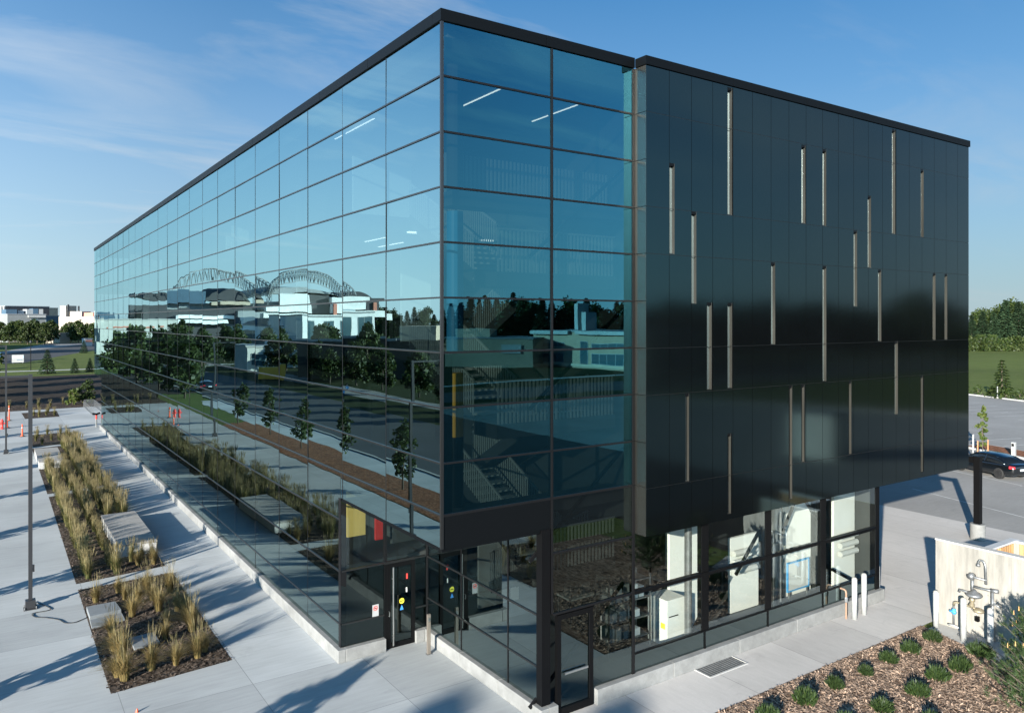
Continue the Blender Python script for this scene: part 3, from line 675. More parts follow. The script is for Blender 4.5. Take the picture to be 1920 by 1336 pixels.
# ================================================================== PLANTS
def grass_proto(name, label, group, nb, h, gold, seed, arch=.35, droop=.28):
    rg = random.Random(seed); t = thing(name, label, 'ornamental grass', (0, 0, 0), 0, group)
    b = MB()
    for k in range(nb):
        a = rg.uniform(0, 2 * PI); r = rg.uniform(0, .10); hh = h * rg.uniform(.55, 1.0); ln = abs(rg.gauss(arch, .22)) * hh
        d = Vector((math.cos(a), math.sin(a), 0)); p0 = d * r; d = (d + Vector((-.10, .28, 0))); w = rg.uniform(.0045, .009); sd_ = Vector((-d.y, d.x, 0)); pts = []
        for s in (0, .3, .55, .8, 1.0):
            q = p0 + d * (ln * s * s) + Vector((0, 0, hh * (s - droop * s ** 2.4 * min(1, ln / hh * 1.8)))); ww = w * (1 - s * .85); pts.append((q - sd_ * ww, q + sd_ * ww))
        n = len(b.v)
        for p, q in pts: b.v += [tuple(p), tuple(q)]
        for i in range(4): b.f.append((n + 2 * i, n + 2 * i + 1, n + 2 * i + 3, n + 2 * i + 2))
    b.build('blades', M['goldblade' if gold else 'grassblade'], t)
    b = MB()
    for k in range(nb // (26 if gold else 7)):
        a = rg.uniform(0, 2 * PI); ln = abs(rg.gauss(.14, .08)) * h; d = Vector((math.cos(a), math.sin(a), 0)); top = h * rg.uniform(1.05, 1.35); sd_ = Vector((-d.y, d.x, 0))
        p0 = d * .05; p1 = p0 + d * ln * .6 + Vector((0, 0, top * .72)); p2 = p0 + d * ln + Vector((0, 0, top))
        n = len(b.v); b.v += [tuple(p0 - sd_ * .003), tuple(p0 + sd_ * .003), tuple(p1 + sd_ * .004), tuple(p1 - sd_ * .004)]; b.f.append((n, n + 1, n + 2, n + 3))
        pm = p1.lerp(p2, .5); n = len(b.v); b.v += [tuple(p1), tuple(pm + sd_ * .0075), tuple(p2), tuple(pm - sd_ * .0075)]; b.f.append((n, n + 1, n + 2, n + 3))
        n = len(b.v); b.v += [tuple(p1), tuple(pm + d * .0075), tuple(p2), tuple(pm - d * .0075)]; b.f.append((n, n + 1, n + 2, n + 3))
    b.build('seed_heads', M['plume'], t); return t
gr = random.Random(21)
G1, G2, G3, G4, G5, GF = ('dry grasses of the nearest bed', 'green grasses of the long bed with the near bench', 'grasses of the bed with the far bench', 'small grasses of the fourth bed', 'small grasses of the farthest square bed', 'small plants along the far mulch edge')
LB = {G1: 'golden dry ornamental grass clump in the nearest dark mulch bed', G2: 'tall green feathery grass clump in the long bed around the near bench', G3: 'tall feathery grass clump in the bed around the far bench', G4: 'small green grass clump in the sparse bed beyond the far bench', G5: 'small green tuft in the farthest square bed', GF: 'small green plant in the mulch edge along the bare soil'}
protos = {'gold': [grass_proto('grass_clump', LB[G1], G1, 430, 1.0, True, s, .42, .42) for s in (1, 2)],
          'green': [grass_proto('grass_clump', LB[G2], G2, 300, .95, False, s, .30, .42) for s in (3, 4, 5)]}
used = set()
def clump(kind, x, y, g, sc=1.0):
    p = gr.choice(protos[kind]); rz = gr.uniform(0, 2 * PI); s = sc * gr.uniform(.72, 1.2)
    fr = [q for q in protos[kind] if q.name not in used]
    if fr: p = fr[0]; used.add(p.name); p.location = (x, y, .01); p.rotation_euler = (0, 0, rz); p.scale = (s, s, s); p['label'] = LB[g]; p['group'] = g
    else: copy_tree(p, (x, y, .01), rz, LB[g], g, s)
FX, FY = math.sin(math.radians(34.16)), math.cos(math.radians(34.16))
def cdir(u): a = (u - 960) / 1444; return FX + a * FY, FY - a * FX
def G(u, v, z=0):
    t = (CAMZ - z) * 1444 / (v - 601); d = cdir(u); return CAMX + t * d[0], CAMY + t * d[1]
def D(u, t): d = cdir(u); return CAMX + t * d[0], CAMY + t * d[1]
def zof(v, t): return CAMZ + (601 - v) / 1444 * t
def mirx(u, t): x, y = D(u, t); return -x, y         # what the long face mirrors
def miry(u, t): x, y = D(u, t); return x, -y         # what the short face mirrors
for x, y in ((505, 755), (622, 705), (695, 830), (655, 740), (775, 705), (835, 800), (895, 700), (875, 870), (935, 800), (975, 840), (1010, 905), (1040, 1045), (1078, 1015), (795, 1110), (925, 1085), (590, 930), (640, 1060), (655, 1165), (600, 1010), (870, 950), (800, 745), (725, 760), (615, 1150)):
    gx, gy = G(x / 2.806, 860 + y / 2.806); clump('gold', gx, gy, G1, .92)
for col in (-5.25, -4.35):
    y = 18.2
    while y < 34.4: clump('green', col + gr.uniform(-.1, .1), y, G2, .66 if col > -5 and 19.5 < y < 27 else 1.0); y += gr.uniform(.58, .8) if col < -5 or y < 19 or y > 27 else .5
for col in (-3.55, -2.9):
    y = 27.2
    while y < 35: clump('green', col + gr.uniform(-.1, .1), y, G2, 1.05); y += gr.uniform(.58, .85)
for x, y in ((-3.6, 19.6), (-3.2, 19.75), (-2.85, 19.6), (-3.45, 18.9), (-2.9, 18.7)): clump('gold' if y < 19 else 'green', x, y, G2, .8)
for col, ya, yb in ((-5.25, 36.4, 44.0), (-4.4, 36.6, 44.0), (-3.6, 36.9, 54.2), (-2.9, 36.9, 54.4)):
    y = ya
    while y < yb: clump('green', col + gr.uniform(-.12, .12), y, G3, 1.05); y += gr.uniform(.62, .9)
for y in (56.2, 58.4, 60.6, 62.3):
    for x in (-5.1, -4.3, -3.5, -2.8):
        if gr.random() < .85: clump('green', x + gr.uniform(-.2, .2), y + gr.uniform(-.3, .3), G4, .75)
for x, y in ((-4.0, 80.5), (-3.2, 80.9), (-3.5, 78.2), (-4.6, 78.5), (-4.2, 77.2), (-2.8, 77.6)): clump('green', x, y, G5, .7)
for k in range(26): clump('green', -9 + k * 1.25 + gr.uniform(-.4, .4), 86.5 + k * .07 + gr.uniform(0, 5), GF, .8)

def chips(name, m, poly, n, seed, size, z):
    rg = random.Random(seed); b = MB(); xs = [p[0] for p in poly]; ys = [p[1] for p in poly]
    def inside(x, y):
        c = False
        for i in range(len(poly)):
            (x0, y0), (x1, y1) = poly[i], poly[i - 1]
            if (y0 > y) != (y1 > y) and x < (x1 - x0) * (y - y0) / (y1 - y0) + x0: c = not c
        return c
    k = 0
    while k < n:
        x, y = rg.uniform(min(xs), max(xs)), rg.uniform(min(ys), max(ys))
        if not inside(x, y): continue
        a = rg.uniform(0, PI); l = size * rg.uniform(.5, 1.5); w = l * rg.uniform(.15, .4); d = Vector((math.cos(a), math.sin(a), rg.gauss(0, .28))).normalized() * l / 2; s = Vector((-math.sin(a), math.cos(a), rg.gauss(0, .3))).normalized() * w / 2
        c = Vector((x, y, z + rg.uniform(.005, .035))); q = len(b.v); b.v += [tuple(c - d - s), tuple(c + d - s * .6), tuple(c + d + s * .8), tuple(c - d + s)]; b.f.append((q, q + 1, q + 2, q + 3)); k += 1
    return tag(b.build(name, m), None, None, None, 'stuff')
chips('wood_chips', M['chip_tan'], [(6.66, -2.1), (16.4, -2.08), (16.3, -2.7), (15.1, -6.3), (7.5, -7.0)], 24000, 4, .095, .008)
chips('bark_chips', M['chip_dark'], BEDS[0], 5000, 5, .10, .006)
chips('bark_chips', M['chip_dark'], BEDS[1], 3500, 6, .10, .006)

def shrub_proto(seed, r=.40, h=.46):
    rg = random.Random(seed); t = thing('juniper_shrub', '', 'shrub', (0, 0, 0)); b = MB()
    for k in range(420):
        a = rg.uniform(0, 2 * PI); e = math.acos(rg.uniform(-.05, 1)); rr = rg.uniform(.35, .8)
        d = Vector((math.sin(e) * math.cos(a), math.sin(e) * math.sin(a), math.cos(e)))
        c = Vector((d.x * r * rr, d.y * r * rr, d.z * h * rr * .8 + .04)); up = (d * .7 + Vector((rg.gauss(0, .25), rg.gauss(0, .25), 1.0))).normalized(); l = rg.uniform(.10, .24)
        s = up.cross(Vector((rg.gauss(0, 1), rg.gauss(0, 1), 0))).normalized(); w = rg.uniform(.012, .022)
        for q in (s, up.cross(s)):
            n = len(b.v); b.v += [tuple(c - q * w * .6), tuple(c + up * l * .5 - q * w), tuple(c + up * l), tuple(c + up * l * .5 + q * w), tuple(c + q * w * .6)]; b.f.append((n, n + 1, n + 2, n + 3, n + 4))
    b.build('foliage', M['juniper'], t); b = MB(); b.tube([(0, 0, -.02), (.02, .01, .22)], [.03, .015], 6); b.build('stem', M['bark'], t); return t
sp = [shrub_proto(s) for s in (31, 32, 33)]
SH = [((15.55, -2.89), 1.0, 'purple tipped', 'round juniper shrub at the inner corner of the wood chip bed by the first bollard'),
      ((14.18, -2.94), 1.05, '', 'dark juniper shrub in the back row, one in from the bollard corner'),
      ((13.02, -2.93), .95, '', 'dark juniper shrub in the back row, third from the bollard corner'),
      ((11.75, -2.99), .9, '', 'small bright juniper shrub in the middle of the back row by the walkway'),
      ((10.32, -2.98), .95, '', 'low juniper shrub near the walkway edge opposite the drain grate'),
      ((8.94, -3.04), 1.05, '', 'upright juniper shrub near the walkway, nearer the camera than the grate'),
      ((14.2, -4.35), 1.3, '', 'widest juniper shrub, just left of the small pine'),
      ((13.08, -4.29), 1.0, '', 'juniper shrub in the front row behind the tallest one'),
      ((11.77, -4.45), 1.15, '', 'tall bushy juniper shrub in the centre of the wood chip bed'),
      ((10.23, -4.36), 1.1, '', 'shaded juniper shrub in the front row near the bottom edge'),
      ((15.61, -4.24), 1.2, '', 'dark juniper shrub at the foot of the third white bollard'),
      ((7.48, -3.02), 1.0, '', 'nearest juniper shrub at the outer tip of the bed'),
      ((8.83, -4.25), .9, '', 'small juniper shrub half cut off by the bottom edge'),
      ((10.5, -5.45), 1.0, '', 'juniper shrub at the bottom edge below the centre one')]
for i, ((x, y), s, _, lab) in enumerate(SH):
    s *= .76
    if i < 3: sp[i].location = (x, y, .01); sp[i].scale = (s, s, s); sp[i]['label'] = lab; sp[i]['group'] = 'juniper shrubs in the wood chip bed'
    else: copy_tree(sp[i % 3], (x, y, .01), gr.uniform(0, 6), lab, 'juniper shrubs in the wood chip bed', (s * gr.uniform(.8, 1.2), s * gr.uniform(.8, 1.2), s * gr.uniform(.75, 1.2)))

def branch_tree(name, label, group, h, crown0, rad, nl, ls, m, seed, trunk_r, clumps=26, profile='oval', nlimb=9):
    rg = random.Random(seed); t = thing(name, label, 'tree', (0, 0, 0), 0, group); tb = MB()
    tb.tube([(0, 0, -.1), (rg.gauss(0, .02) * h, rg.gauss(0, .02) * h, h * .4), (rg.gauss(0, .02) * h, rg.gauss(0, .02) * h, h * .92)], [trunk_r * 1.2, trunk_r * .75, trunk_r * .15], 8)
    cs = []
    for k in range(clumps):
        f = (k + .5) / clumps; z = crown0 + (h - crown0) * f
        w = rad * (math.sin(PI * (.12 + .85 * f)) ** .7 if profile == 'oval' else (.25 + .75 * math.sin(PI * (.1 + .9 * f) ** .75)))
        a = k * 2.4 + rg.gauss(0, .4); r = w * rg.uniform(.25, .95); c = Vector((r * math.cos(a), r * math.sin(a), z + rg.gauss(0, .04) * h)); cs.append((c, rad * rg.uniform(.22, .42)))
        if k % max(1, clumps // nlimb) == 0: tb.tube([(0, 0, max(crown0 * .7, z - .18 * h)), tuple(c * .6 + Vector((0, 0, z * .36))), tuple(c)], [trunk_r * .42, trunk_r * .25, trunk_r * .06], 5)
    cs.append((Vector((0, 0, h * .93)), rad * .22))
    b = MB()
    for k in range(nl):
        c, r = rg.choice(cs); d = Vector((rg.gauss(0, 1), rg.gauss(0, 1), rg.gauss(0, .8))).normalized() * r * rg.uniform(.25, 1.0) ** .6; b.leaf(c + d, ls * rg.uniform(.6, 1.4), rg)
    tb.build('trunk', M['bark'], t, smooth=True); b.build('crown', m, t); return t
def spruce_tree(name, label, group, h, rad, nl, ls, seed, m=None):
    rg = random.Random(seed); t = thing(name, label, 'tree', (0, 0, 0), 0, group); tb = MB(); tb.tube([(0, 0, -.1), (0, 0, h * .96)], [h * .02 + .03, .02], 7); tb.build('trunk', M['bark'], t, smooth=True)
    b = MB(); tiers = int(8 + h * 1.2)
    for k in range(nl):
        ti = int(tiers * rg.random() ** 1.25); f = (ti + rg.uniform(0, .5)) / tiers; z = h * (.05 + .95 * f); R = rad * (1 - f) ** .85 * rg.uniform(.85, 1.1) + .04
        nb = 9; a = (int(rg.random() * nb) + ti * .37) * 2 * PI / nb + rg.gauss(0, .13); r = R * rg.uniform(.15, 1) ** .7
        c = Vector((r * math.cos(a), r * math.sin(a), z - r * .28)); d = Vector((math.cos(a), math.sin(a), -.25 + rg.gauss(0, .2))).normalized(); s = d.cross(Vector((rg.gauss(0, .5), rg.gauss(0, .5), 1))).normalized(); l = ls * rg.uniform(.7, 1.4)
        n = len(b.v); b.v += [tuple(c - d * l * .4), tuple(c + s * l * .28), tuple(c + d * l * .6), tuple(c - s * l * .28)]; b.f.append((n, n + 1, n + 2, n + 3))
    b.build('crown', m or M['spruce'], t); return t
def place(p, spots, labels, group=None):
    """first spot takes the prototype itself, the rest are copies"""
    for i, (x, y, s) in enumerate(spots):
        lab = labels if isinstance(labels, str) else labels[i]; rz = gr.uniform(0, 6.28); z = -.03
        if i == 0 and not p.get('placed'): p.location = (x, y, z); p.scale = (s, s, s); p['label'] = lab; p['placed'] = 1; p.rotation_euler = (0, 0, rz); (group and p.__setitem__('group', group))
        else:
            c = copy_tree(p, (x, y, z), rz, lab, group, s)

# young street trees in the red mulch strip: their shadows fall across the plaza
yt = [branch_tree('street_tree', '', None, 3.7, 1.0, .95, 900, .16, M['leaf'], s, .05, 20) for s in (41, 42)]
GS = 'young street trees in the reddish mulch strip'
yy = [-10.6, -1.5, 7.4, 16.2, 25.2, 34.2, 43.1, 52.0, 60.8]
for i, y in enumerate(yy): place(yt[i % 2], [(-11.6 + gr.uniform(-.15, .15), y, gr.uniform(.88, 1.1))], 'young leafy street tree in the reddish mulch strip beside the street', GS)
# larger broad trees along the street and lawn, seen mirrored in the long face
bt = [branch_tree('broad_tree', '', None, 8.0, 1.6, 3.0, 2400, .42, M['leaf'], s, .16, 34, 'round') for s in (51, 52, 53)]
sp1 = [(-12.5, 90, .9), (-11.6, 103, 1.0), (-10.6, 117, 1.05), (-9.5, 130, .95), (-42, 100, 1), (-39, 112, .95), (-44, 121, 1.05), (-37, 130, .9), (-47, 134, 1.1), (-42, 145, 1), (-36, 152, .9), (-52, 140, 1.0), (-30, 160, 1), (-38, 172, 1), (-28, 184, 1.05), (-22, 198, 1.0), (-34, 205, 1.1), (-45, 190, 1)]
sp1 += [(-35.5 + gr.uniform(-1, 1), 46 + 8.6 * k + gr.uniform(-1.5, 1.5), gr.uniform(.6, .76)) for k in range(8)]
for i, s in enumerate(sp1): place(bt[i % 3], [s], 'broad green tree along the street, seen mirrored in the long glass face', 'broad street trees')
# dark trees beyond the road at the far left
dt = [D(u, t) + (s,) for u, t, s in ((2, 330, 1.25), (18, 322, 1.2), (38, 335, 1.3), (52, 318, 1.25), (70, 326, 1.3), (84, 316, 1.2), (96, 330, 1.35), (122, 345, 1.1), (134, 350, 1.2), (147, 340, 1.35), (160, 352, 1.1), (172, 342, 1.15), (28, 350, 1.3), (60, 352, 1.35), (188, 350, 1.2), (200, 356, 1.2), (-14, 330, 1.3), (-30, 335, 1.3))]
for i, s in enumerate(dt): place(bt[i % 3], [(s[0], s[1], s[2] * .88)], 'dark round tree beyond the far road on the left, in front of the distant buildings', 'trees in front of the distant buildings')
# spruces on the left lawn
s1 = spruce_tree('spruce', '', None, 4.6, 1.55, 2200, .34, 61)
place(s1, [(.52, 152.0, 1.0)], 'taller spruce on the left lawn beside the footpath'); place(s1, [(4.9, 151.3, .62)], 'shorter spruce on the left lawn nearest the mirrored wall'); place(s1, [(15.4, 252, .85)], 'small spruce farther back on the left lawn near the road'); place(s1, [(7.6, 153, .6)], 'small spruce half hidden behind the far end of the glass wall')
s2 = branch_tree('bush', 'dark bushy shrub at the far end of the plaza beside the bike rack', None, 2.4, .1, 1.2, 900, .2, M['leaf'], 62, .05, 18, 'round'); s2.location = (1.2, 89.4, -.03); s2['category'] = 'shrub'
s3 = branch_tree('bush', 'yellow green bush left of the dark bush behind the plaza', None, 1.7, .1, .8, 500, .16, M['leaf_light'], 63, .04, 14, 'round'); s3.location = (-.3, 88.6, -.03); s3['category'] = 'shrub'
# tree line behind the field at the right, and the wood mirrored in the short face
tl = [branch_tree('tall_tree', '', None, 15.0, 1.2, 5.2, 3600, .62, M['leaf'], s, .3, 46, 'round') for s in (71, 72)] + [spruce_tree('tall_spruce', '', None, 17.0, 4.6, 3600, 1.0, s) for s in (73, 74)]
k = 0
for u, t, s, q in ((1795, 262, .95, 0), (1812, 258, .72, 2), (1822, 255, .80, 3), (1832, 262, .92, 0), (1843, 256, .88, 3), (1853, 260, .95, 1), (1864, 254, .85, 2), (1876, 262, 1.05, 1), (1886, 255, 1.12, 2), (1898, 260, 1.16, 0), (1910, 256, 1.1, 3), (1922, 262, 1.15, 1), (1936, 258, 1.05, 0), (1950, 262, 1.1, 2), (1890, 275, 1.15, 0), (1845, 275, 1.0, 1)):
    place(tl[q], [D(u, t) + (s * .88,)], 'tall tree in the wood behind the green field on the right' if q < 2 else 'tall conifer in the wood behind the green field on the right', 'wood behind the field')
hb = [branch_tree('bush', '', None, 4.2, .2, 2.6, 800, .55, M['leaf'], 75, .1, 16, 'round')]; hb[0]['category'] = 'shrub'
place(hb[0], [D(u, 250) + (gr.uniform(.8, 1.2),) for u in range(1806, 1945, 11)], 'bushy undergrowth along the front of the wood behind the field', 'undergrowth of the wood')
for u in range(812, 1830, 17):
    t = 265 + gr.uniform(-14, 22) + max(0, (u - 1250)) * .05; x, y = miry(u, t); q = gr.choice((0, 1, 0, 1, 2, 3)); s = gr.uniform(.82, 1.12) * (1.25 if 930 < u < 985 or 1690 < u < 1740 else 1)
    place(tl[q], [(x, y, s)], 'tall tree of the wood south of the building, mirrored in its short face', 'wood south of the building')
for u in range(690, 845, 13):
    x, y = mirx(u, 430 + gr.uniform(-20, 20)); place(tl[gr.choice((0, 1, 2, 3))], [(x, y, gr.uniform(.8, 1.1))], 'tall tree of the distant wood west of the street', 'distant wood west of the street')
# right hand side planting
ct = branch_tree('young_tree', 'thin young columnar tree between orange stakes behind the black car', None, 3.6, .9, .42, 420, .17, M['leaf_light'], 81, .03, 22); ct.location = (51.33, 11.9, .0)
b = MB(); b.bar((.55, -.1, 0), (.55, -.1, 1.15), .06, .06); b.build('stake', M['stake'], ct); b = MB(); b.bar((-.55, .1, 0), (-.55, .1, 1.15), .06, .06); b.build('stake', M['stake'], ct)
b = MB(); b.bar((-.55, .1, .95), (.55, -.1, .95), .03, .03); b.build('tie', M['soft_black'], ct)
c2 = spruce_tree('young_tree', 'young conifer with white stakes at the edge of the green field', None, 5.0, 1.5, 700, .42, 82, M['leaf']); c2.location = (98.2, 30.9, -.02)
b = MB(); b.bar((.7, -.2, 0), (.7, -.2, 1.5), .08, .08); b.build('stake', M['white_post'], c2); b = MB(); b.bar((-.7, .2, 0), (-.7, .2, 1.5), .08, .08); b.build('stake', M['white_post'], c2)
hs = branch_tree('hedge_shrub', '', None, 1.3, .05, .8, 260, .22, M['leaf'], 83, .05, 10, 'round'); hs['category'] = 'shrub'
place(hs, [(99.2 + .41 * k + gr.uniform(-.3, .3), 33.8 + k + gr.uniform(-.3, .3), gr.uniform(.75, 1.15)) for k in (-9.5, -7.2, -5.2, -3.6, -1.6, .5, 2.5)], 'low round shrub in the bark strip between the parking kerb and the field', 'shrubs along the parking kerb')
# small pine in the bed, cut by the right edge
def pine(x, y, h, seed, label):
    rg = random.Random(seed); t = thing('pine', label, 'tree', (x, y, 0)); tb = MB(); tb.tube([(0, 0, -.05), (.02, .02, h * .5), (0, 0, h)], [.06, .04, .015], 8); b = MB(); cb = MB()
    for k in range(64):
        z = h * (.06 + .92 * (k / 64) ** .9); a = k * 2.4 + rg.gauss(0, .2); L = (1.25 * (1 - z / h) ** .7 + .25) * rg.uniform(.8, 1.1); el = .25 + .75 * (z / h)
        d = Vector((math.cos(a) * math.cos(el), math.sin(a) * math.cos(el), math.sin(el))); p0 = Vector((0, 0, z)); p1 = p0 + d * L + Vector((0, 0, .1 * L))
        tb.tube([tuple(p0), tuple(p1)], [.016, .006], 5)
        for j in range(13):
            c = p0.lerp(p1, .12 + .88 * j / 12) + Vector((rg.gauss(0, .05), rg.gauss(0, .05), rg.gauss(0, .04))); ax = (d + Vector((rg.gauss(0, .5), rg.gauss(0, .5), .5 + rg.gauss(0, .3)))).normalized()
            for i in range(24):
                q = (ax * .9 + Vector((rg.gauss(0, .55), rg.gauss(0, .55), rg.gauss(0, .55)))).normalized(); l = rg.uniform(.08, .15); s = q.cross(Vector((rg.gauss(0, 1), rg.gauss(0, 1), rg.gauss(0, 1)))).normalized() * .0058; o = c + ax * rg.uniform(-.05, .06)
                n = len(b.v); b.v += [tuple(o - s), tuple(o + s), tuple(o + q * l)]; b.f.append((n, n + 1, n + 2))
        if k % 4 == 0: cb.tube([tuple(p1), tuple(p1 + Vector((0, 0, .11)))], [.016, .006], 6)
    tb.build('trunk', M['bark'], t, smooth=True); b.build('needles', M['pine'], t); cb.build('buds', M['candle'], t)
pine(14.35, -6.3, 2.05, 91, 'small dense pine with orange buds at the lower right edge of the bed')
pine(13.0, -6.75, 1.45, 92, 'lower pine in front of the small dense pine at the bottom right corner')
place(tl[2], [(-50.7, -27.4, .90), (-46.6, -29.8, .89)], ['tall conifer far behind the camera whose soft shadow falls before the entrance', 'second tall conifer far behind the camera, nearer the walkway side'])
# taller trees behind the camera whose shadows reach the foreground
place(bt[0], [(-30, -22.5, .95), (-43, -40, 1.0)], ['broad tree behind the camera whose shadow reaches the entrance corner', 'second broad tree farther behind the camera'])

# ================================================================== PLAZA FURNITURE
def bench(x0, x1, y0, y1, label, h=.52):
    rg = random.Random(int(y0 * 10)); t = thing('bench', label, 'bench', ((x0 + x1) / 2, (y0 + y1) / 2, 0), 0, 'timber topped block benches'); w, l = (x1 - x0) / 2, (y1 - y0) / 2
    b = MB(); b.box(-w + .10, -l + .02, 0, w - .02, l - .02, h - .075); b.build('base', M['bench_base'], t, bevel=.01)
    n = int(2 * l / .125); s = 2 * l / n
    for k in range(n):
        b = MB() if k == 0 else b; y = -l + k * s; dz = rg.uniform(-.003, .003)
        b.box(-w, y + .006, h - .06 + dz, w, y + s - .006, h + dz)
    b.build('seat', M['bench_wood'], t)
    b = MB(); k = 0
    while -l + k * .30 + .14 < l: b.box(-w + .01, -l + k * .30 + .02, .02, -w + .095, -l + k * .30 + .16, h - .07); k += 1
    b.build('side_slats', M['bench_base'], t)
bench(-3.98, -2.50, 20.35, 26.45, 'long weathered timber bench in the planting bed nearer the entrance')
bench(-5.70, -4.25, 44.5, 50.7, 'long timber bench in the far planting bed, half hidden behind the lamp post')
def stone(pts, label, h):
    t = MB(); t.prism(pts, .01, h); o = t.build('stepping_slab', M['stone'], None, bevel=.008); tag(o, label, 'stone slab')
stone([(-5.68, 13.42), (-4.74, 13.55), (-4.80, 14.5), (-5.68, 14.48)], 'raised grey stone slab at the left edge of the nearest bed', .16)
stone([(-5.70, 12.62), (-4.72, 12.82), (-4.73, 13.5), (-5.69, 13.36)], 'low grey stone slab against the raised slab in the nearest bed', .07)
stone([(-4.83, 10.12), (-4.10, 10.25), (-4.12, 11.14), (-4.83, 11.09)], 'small square stone slab in the middle of the nearest bed', .07)

def lamp(x, y, label, h=8.0):
    t = thing('lamp_post', label, 'lamp post', (x, y, 0), 0, 'square dark lamp posts on the plaza')
    b = MB(); b.box(-.06, -.06, .02, .06, .06, h); b.build('pole', M['lamp_metal'], t)
    b = MB(); b.box(-.2, -.2, 0, .2, .2, .03); b.box(-.15, -.15, .03, .15, .15, .30); b.build('base', M['lamp_metal'], t, bevel=.01)
    b = MB()
    for a, c in ((.17, .17), (-.17, .17), (.17, -.17), (-.17, -.17)): b.cyl(a, c, .03, .10, .018, 8)
    b.build('bolts', M['galv'], t)
    b = MB(); b.box(.065, -.045, 1.25, .12, .045, 1.48); b.build('outlet_box', M['lamp_metal'], t)
    b = MB(); b.box(-1.3, -.03, h - .10, -.062, .03, h - .03); b.build('arm', M['lamp_metal'], t)
    b = MB(); b.box(-1.95, -.16, h - .13, -1.305, .16, h - .03); hd = b.build('lamp_head', M['lamp_metal'], t, bevel=.01)
    b = MB(); b.box(-1.9, -.12, h - .142, -1.4, .12, h - .131); b.build('lens', M['white_post'], hd)
lamp(-7.24, 15.85, 'nearest tall dark square lamp post with a cable at its foot')
lamp(-7.38, 53.0, 'farther dark lamp post near the left edge beyond the far bench')
b = MB(); cp = []
for u, v in ((64, 1128), (95, 1142), (62, 1150), (66, 1157), (85, 1158), (110, 1162), (122, 1168), (140, 1167), (158, 1160), (166, 1156)): gx, gy = G(u, v); cp.append(Vector((gx, gy, .02)))
pts = []
for i in range(len(cp) - 1):
    p0, p1, p2, p3 = cp[max(0, i - 1)], cp[i], cp[i + 1], cp[min(len(cp) - 1, i + 2)]
    for k in range(6):
        s = k / 6; pts.append(.5 * ((2 * p1) + (p2 - p0) * s + (2 * p0 - 5 * p1 + 4 * p2 - p3) * s * s + (3 * p1 - p0 - 3 * p2 + p3) * s ** 3))
b.tube(pts, .012, 6); tag(b.build('power_cable', M['soft_black']), 'black cable curling over the paving from the nearest lamp post to the bed', 'cable')
def delineator(x, y, label, h=1.05):
    t = thing('traffic_delineator', label, 'traffic cone', (x, y, 0), 0, 'orange traffic delineators on the plaza')
    b = MB(); b.lathe(0, 0, [(.16, .05), (.075, .12), (.05, h - .12), (.05, h - .03), (.03, h)], 12); b.build('post', M['cone'], t, smooth=True)
    b = MB(); b.prism([(.22 * math.cos(k * PI / 3), .22 * math.sin(k * PI / 3)) for k in range(6)], 0, .05); b.build('base', M['soft_black'], t)
    b = MB(); b.lathe(0, 0, [(.066, h - .34), (.064, h - .24)], 12); b.build('reflective_band', M['white_post'], t)
delineator(-6.8, 75.2, 'tall orange delineator farthest back, left of the far square bed', 1.5)
delineator(-6.09, 62.3, 'orange delineator standing between the two lamp posts')
t = thing('fire_hydrant', 'short red hydrant beside the farther lamp post at the left edge', 'hydrant', (-7.45, 68.7, 0))
b = MB(); b.lathe(0, 0, [(.17, 0), (.17, .06), (.11, .07), (.11, .62), (.15, .64), (.15, .72), (.11, .76), (.05, .86), (.04, .92)], 14); b.build('barrel', smat('hydrant_red', (.62, .05, .04), rough=.4), t, smooth=True)
b = MB(); b.tube([(-.24, 0, .5), (.24, 0, .5)], .065, 10); b.build('outlet_caps', M['hydrant_red'], t)
delineator(-7.05, 69.3, 'orange delineator beside the red hydrant')
t = thing('fire_department_connection', 'short standpipe with two dark outlets at the far end of the long wall', 'standpipe', (-.22, 65.3, 0))
b = MB(); b.cyl(0, 0, 0, .75, .07, 12); b.build('pipe', M['steel'], t); b = MB(); b.cyl(0, 0, .75, 1.1, .085, 12); b.build('red_band', M['hydrant_red'], t)
b = MB(); b.tube([(-.3, -.1, 1.28), (0, 0, 1.2), (.3, .1, 1.28)], [.09, .08, .09], 10); b.cyl(0, 0, 1.1, 1.25, .08, 12); b.build('outlets', M['black'], t)
t = thing('bike_rack', 'low grid of grey bike rack hoops at the far end of the long wall', 'bike rack', (1.05, 80.2, 0))
for k in range(10):
    y = -4.6 + k * 1.02; b = MB(); b.tube([(-.55, y, 0), (-.55, y, .72), (-.45, y, .82), (.45, y, .82), (.55, y, .72), (.55, y, 0)], .025, 7); b.build('hoop', M['galv'], t)
b = MB(); b.bar((-.55, -4.7, .03), (-.55, 4.7, .03), .05, .04); b.bar((.55, -4.7, .03), (.55, 4.7, .03), .05, .04); b.build('rails', M['galv'], t)
# automatic door post in the recess
t = thing('door_button_post', 'slim bronze post with a door button in front of the recessed entrance', 'door post', (2.33, 5.0, 0))
b = MB(); b.box(-.05, -.04, .012, .05, .04, 1.18); b.build('post', smat('bronze_post', (.30, .26, .22), rough=.4, metal=.7), t, bevel=.006)
b = MB(); b.box(-.08, -.07, 0, .08, .07, .012); b.build('base_plate', M['galv'], t); b = MB(); b.box(-.035, -.046, .98, .035, -.041, 1.08); b.build('button', M['steel'], t)
# marker on the paving at the bottom edge
t = MB(); t.lathe(*G(257, 1334), [(.04, 0.0), (.03, .04), (.01, .09)], 10); tag(t.build('marker_flag', M['cone']), 'small orange paint marker on the paving at the bottom edge', 'marker')

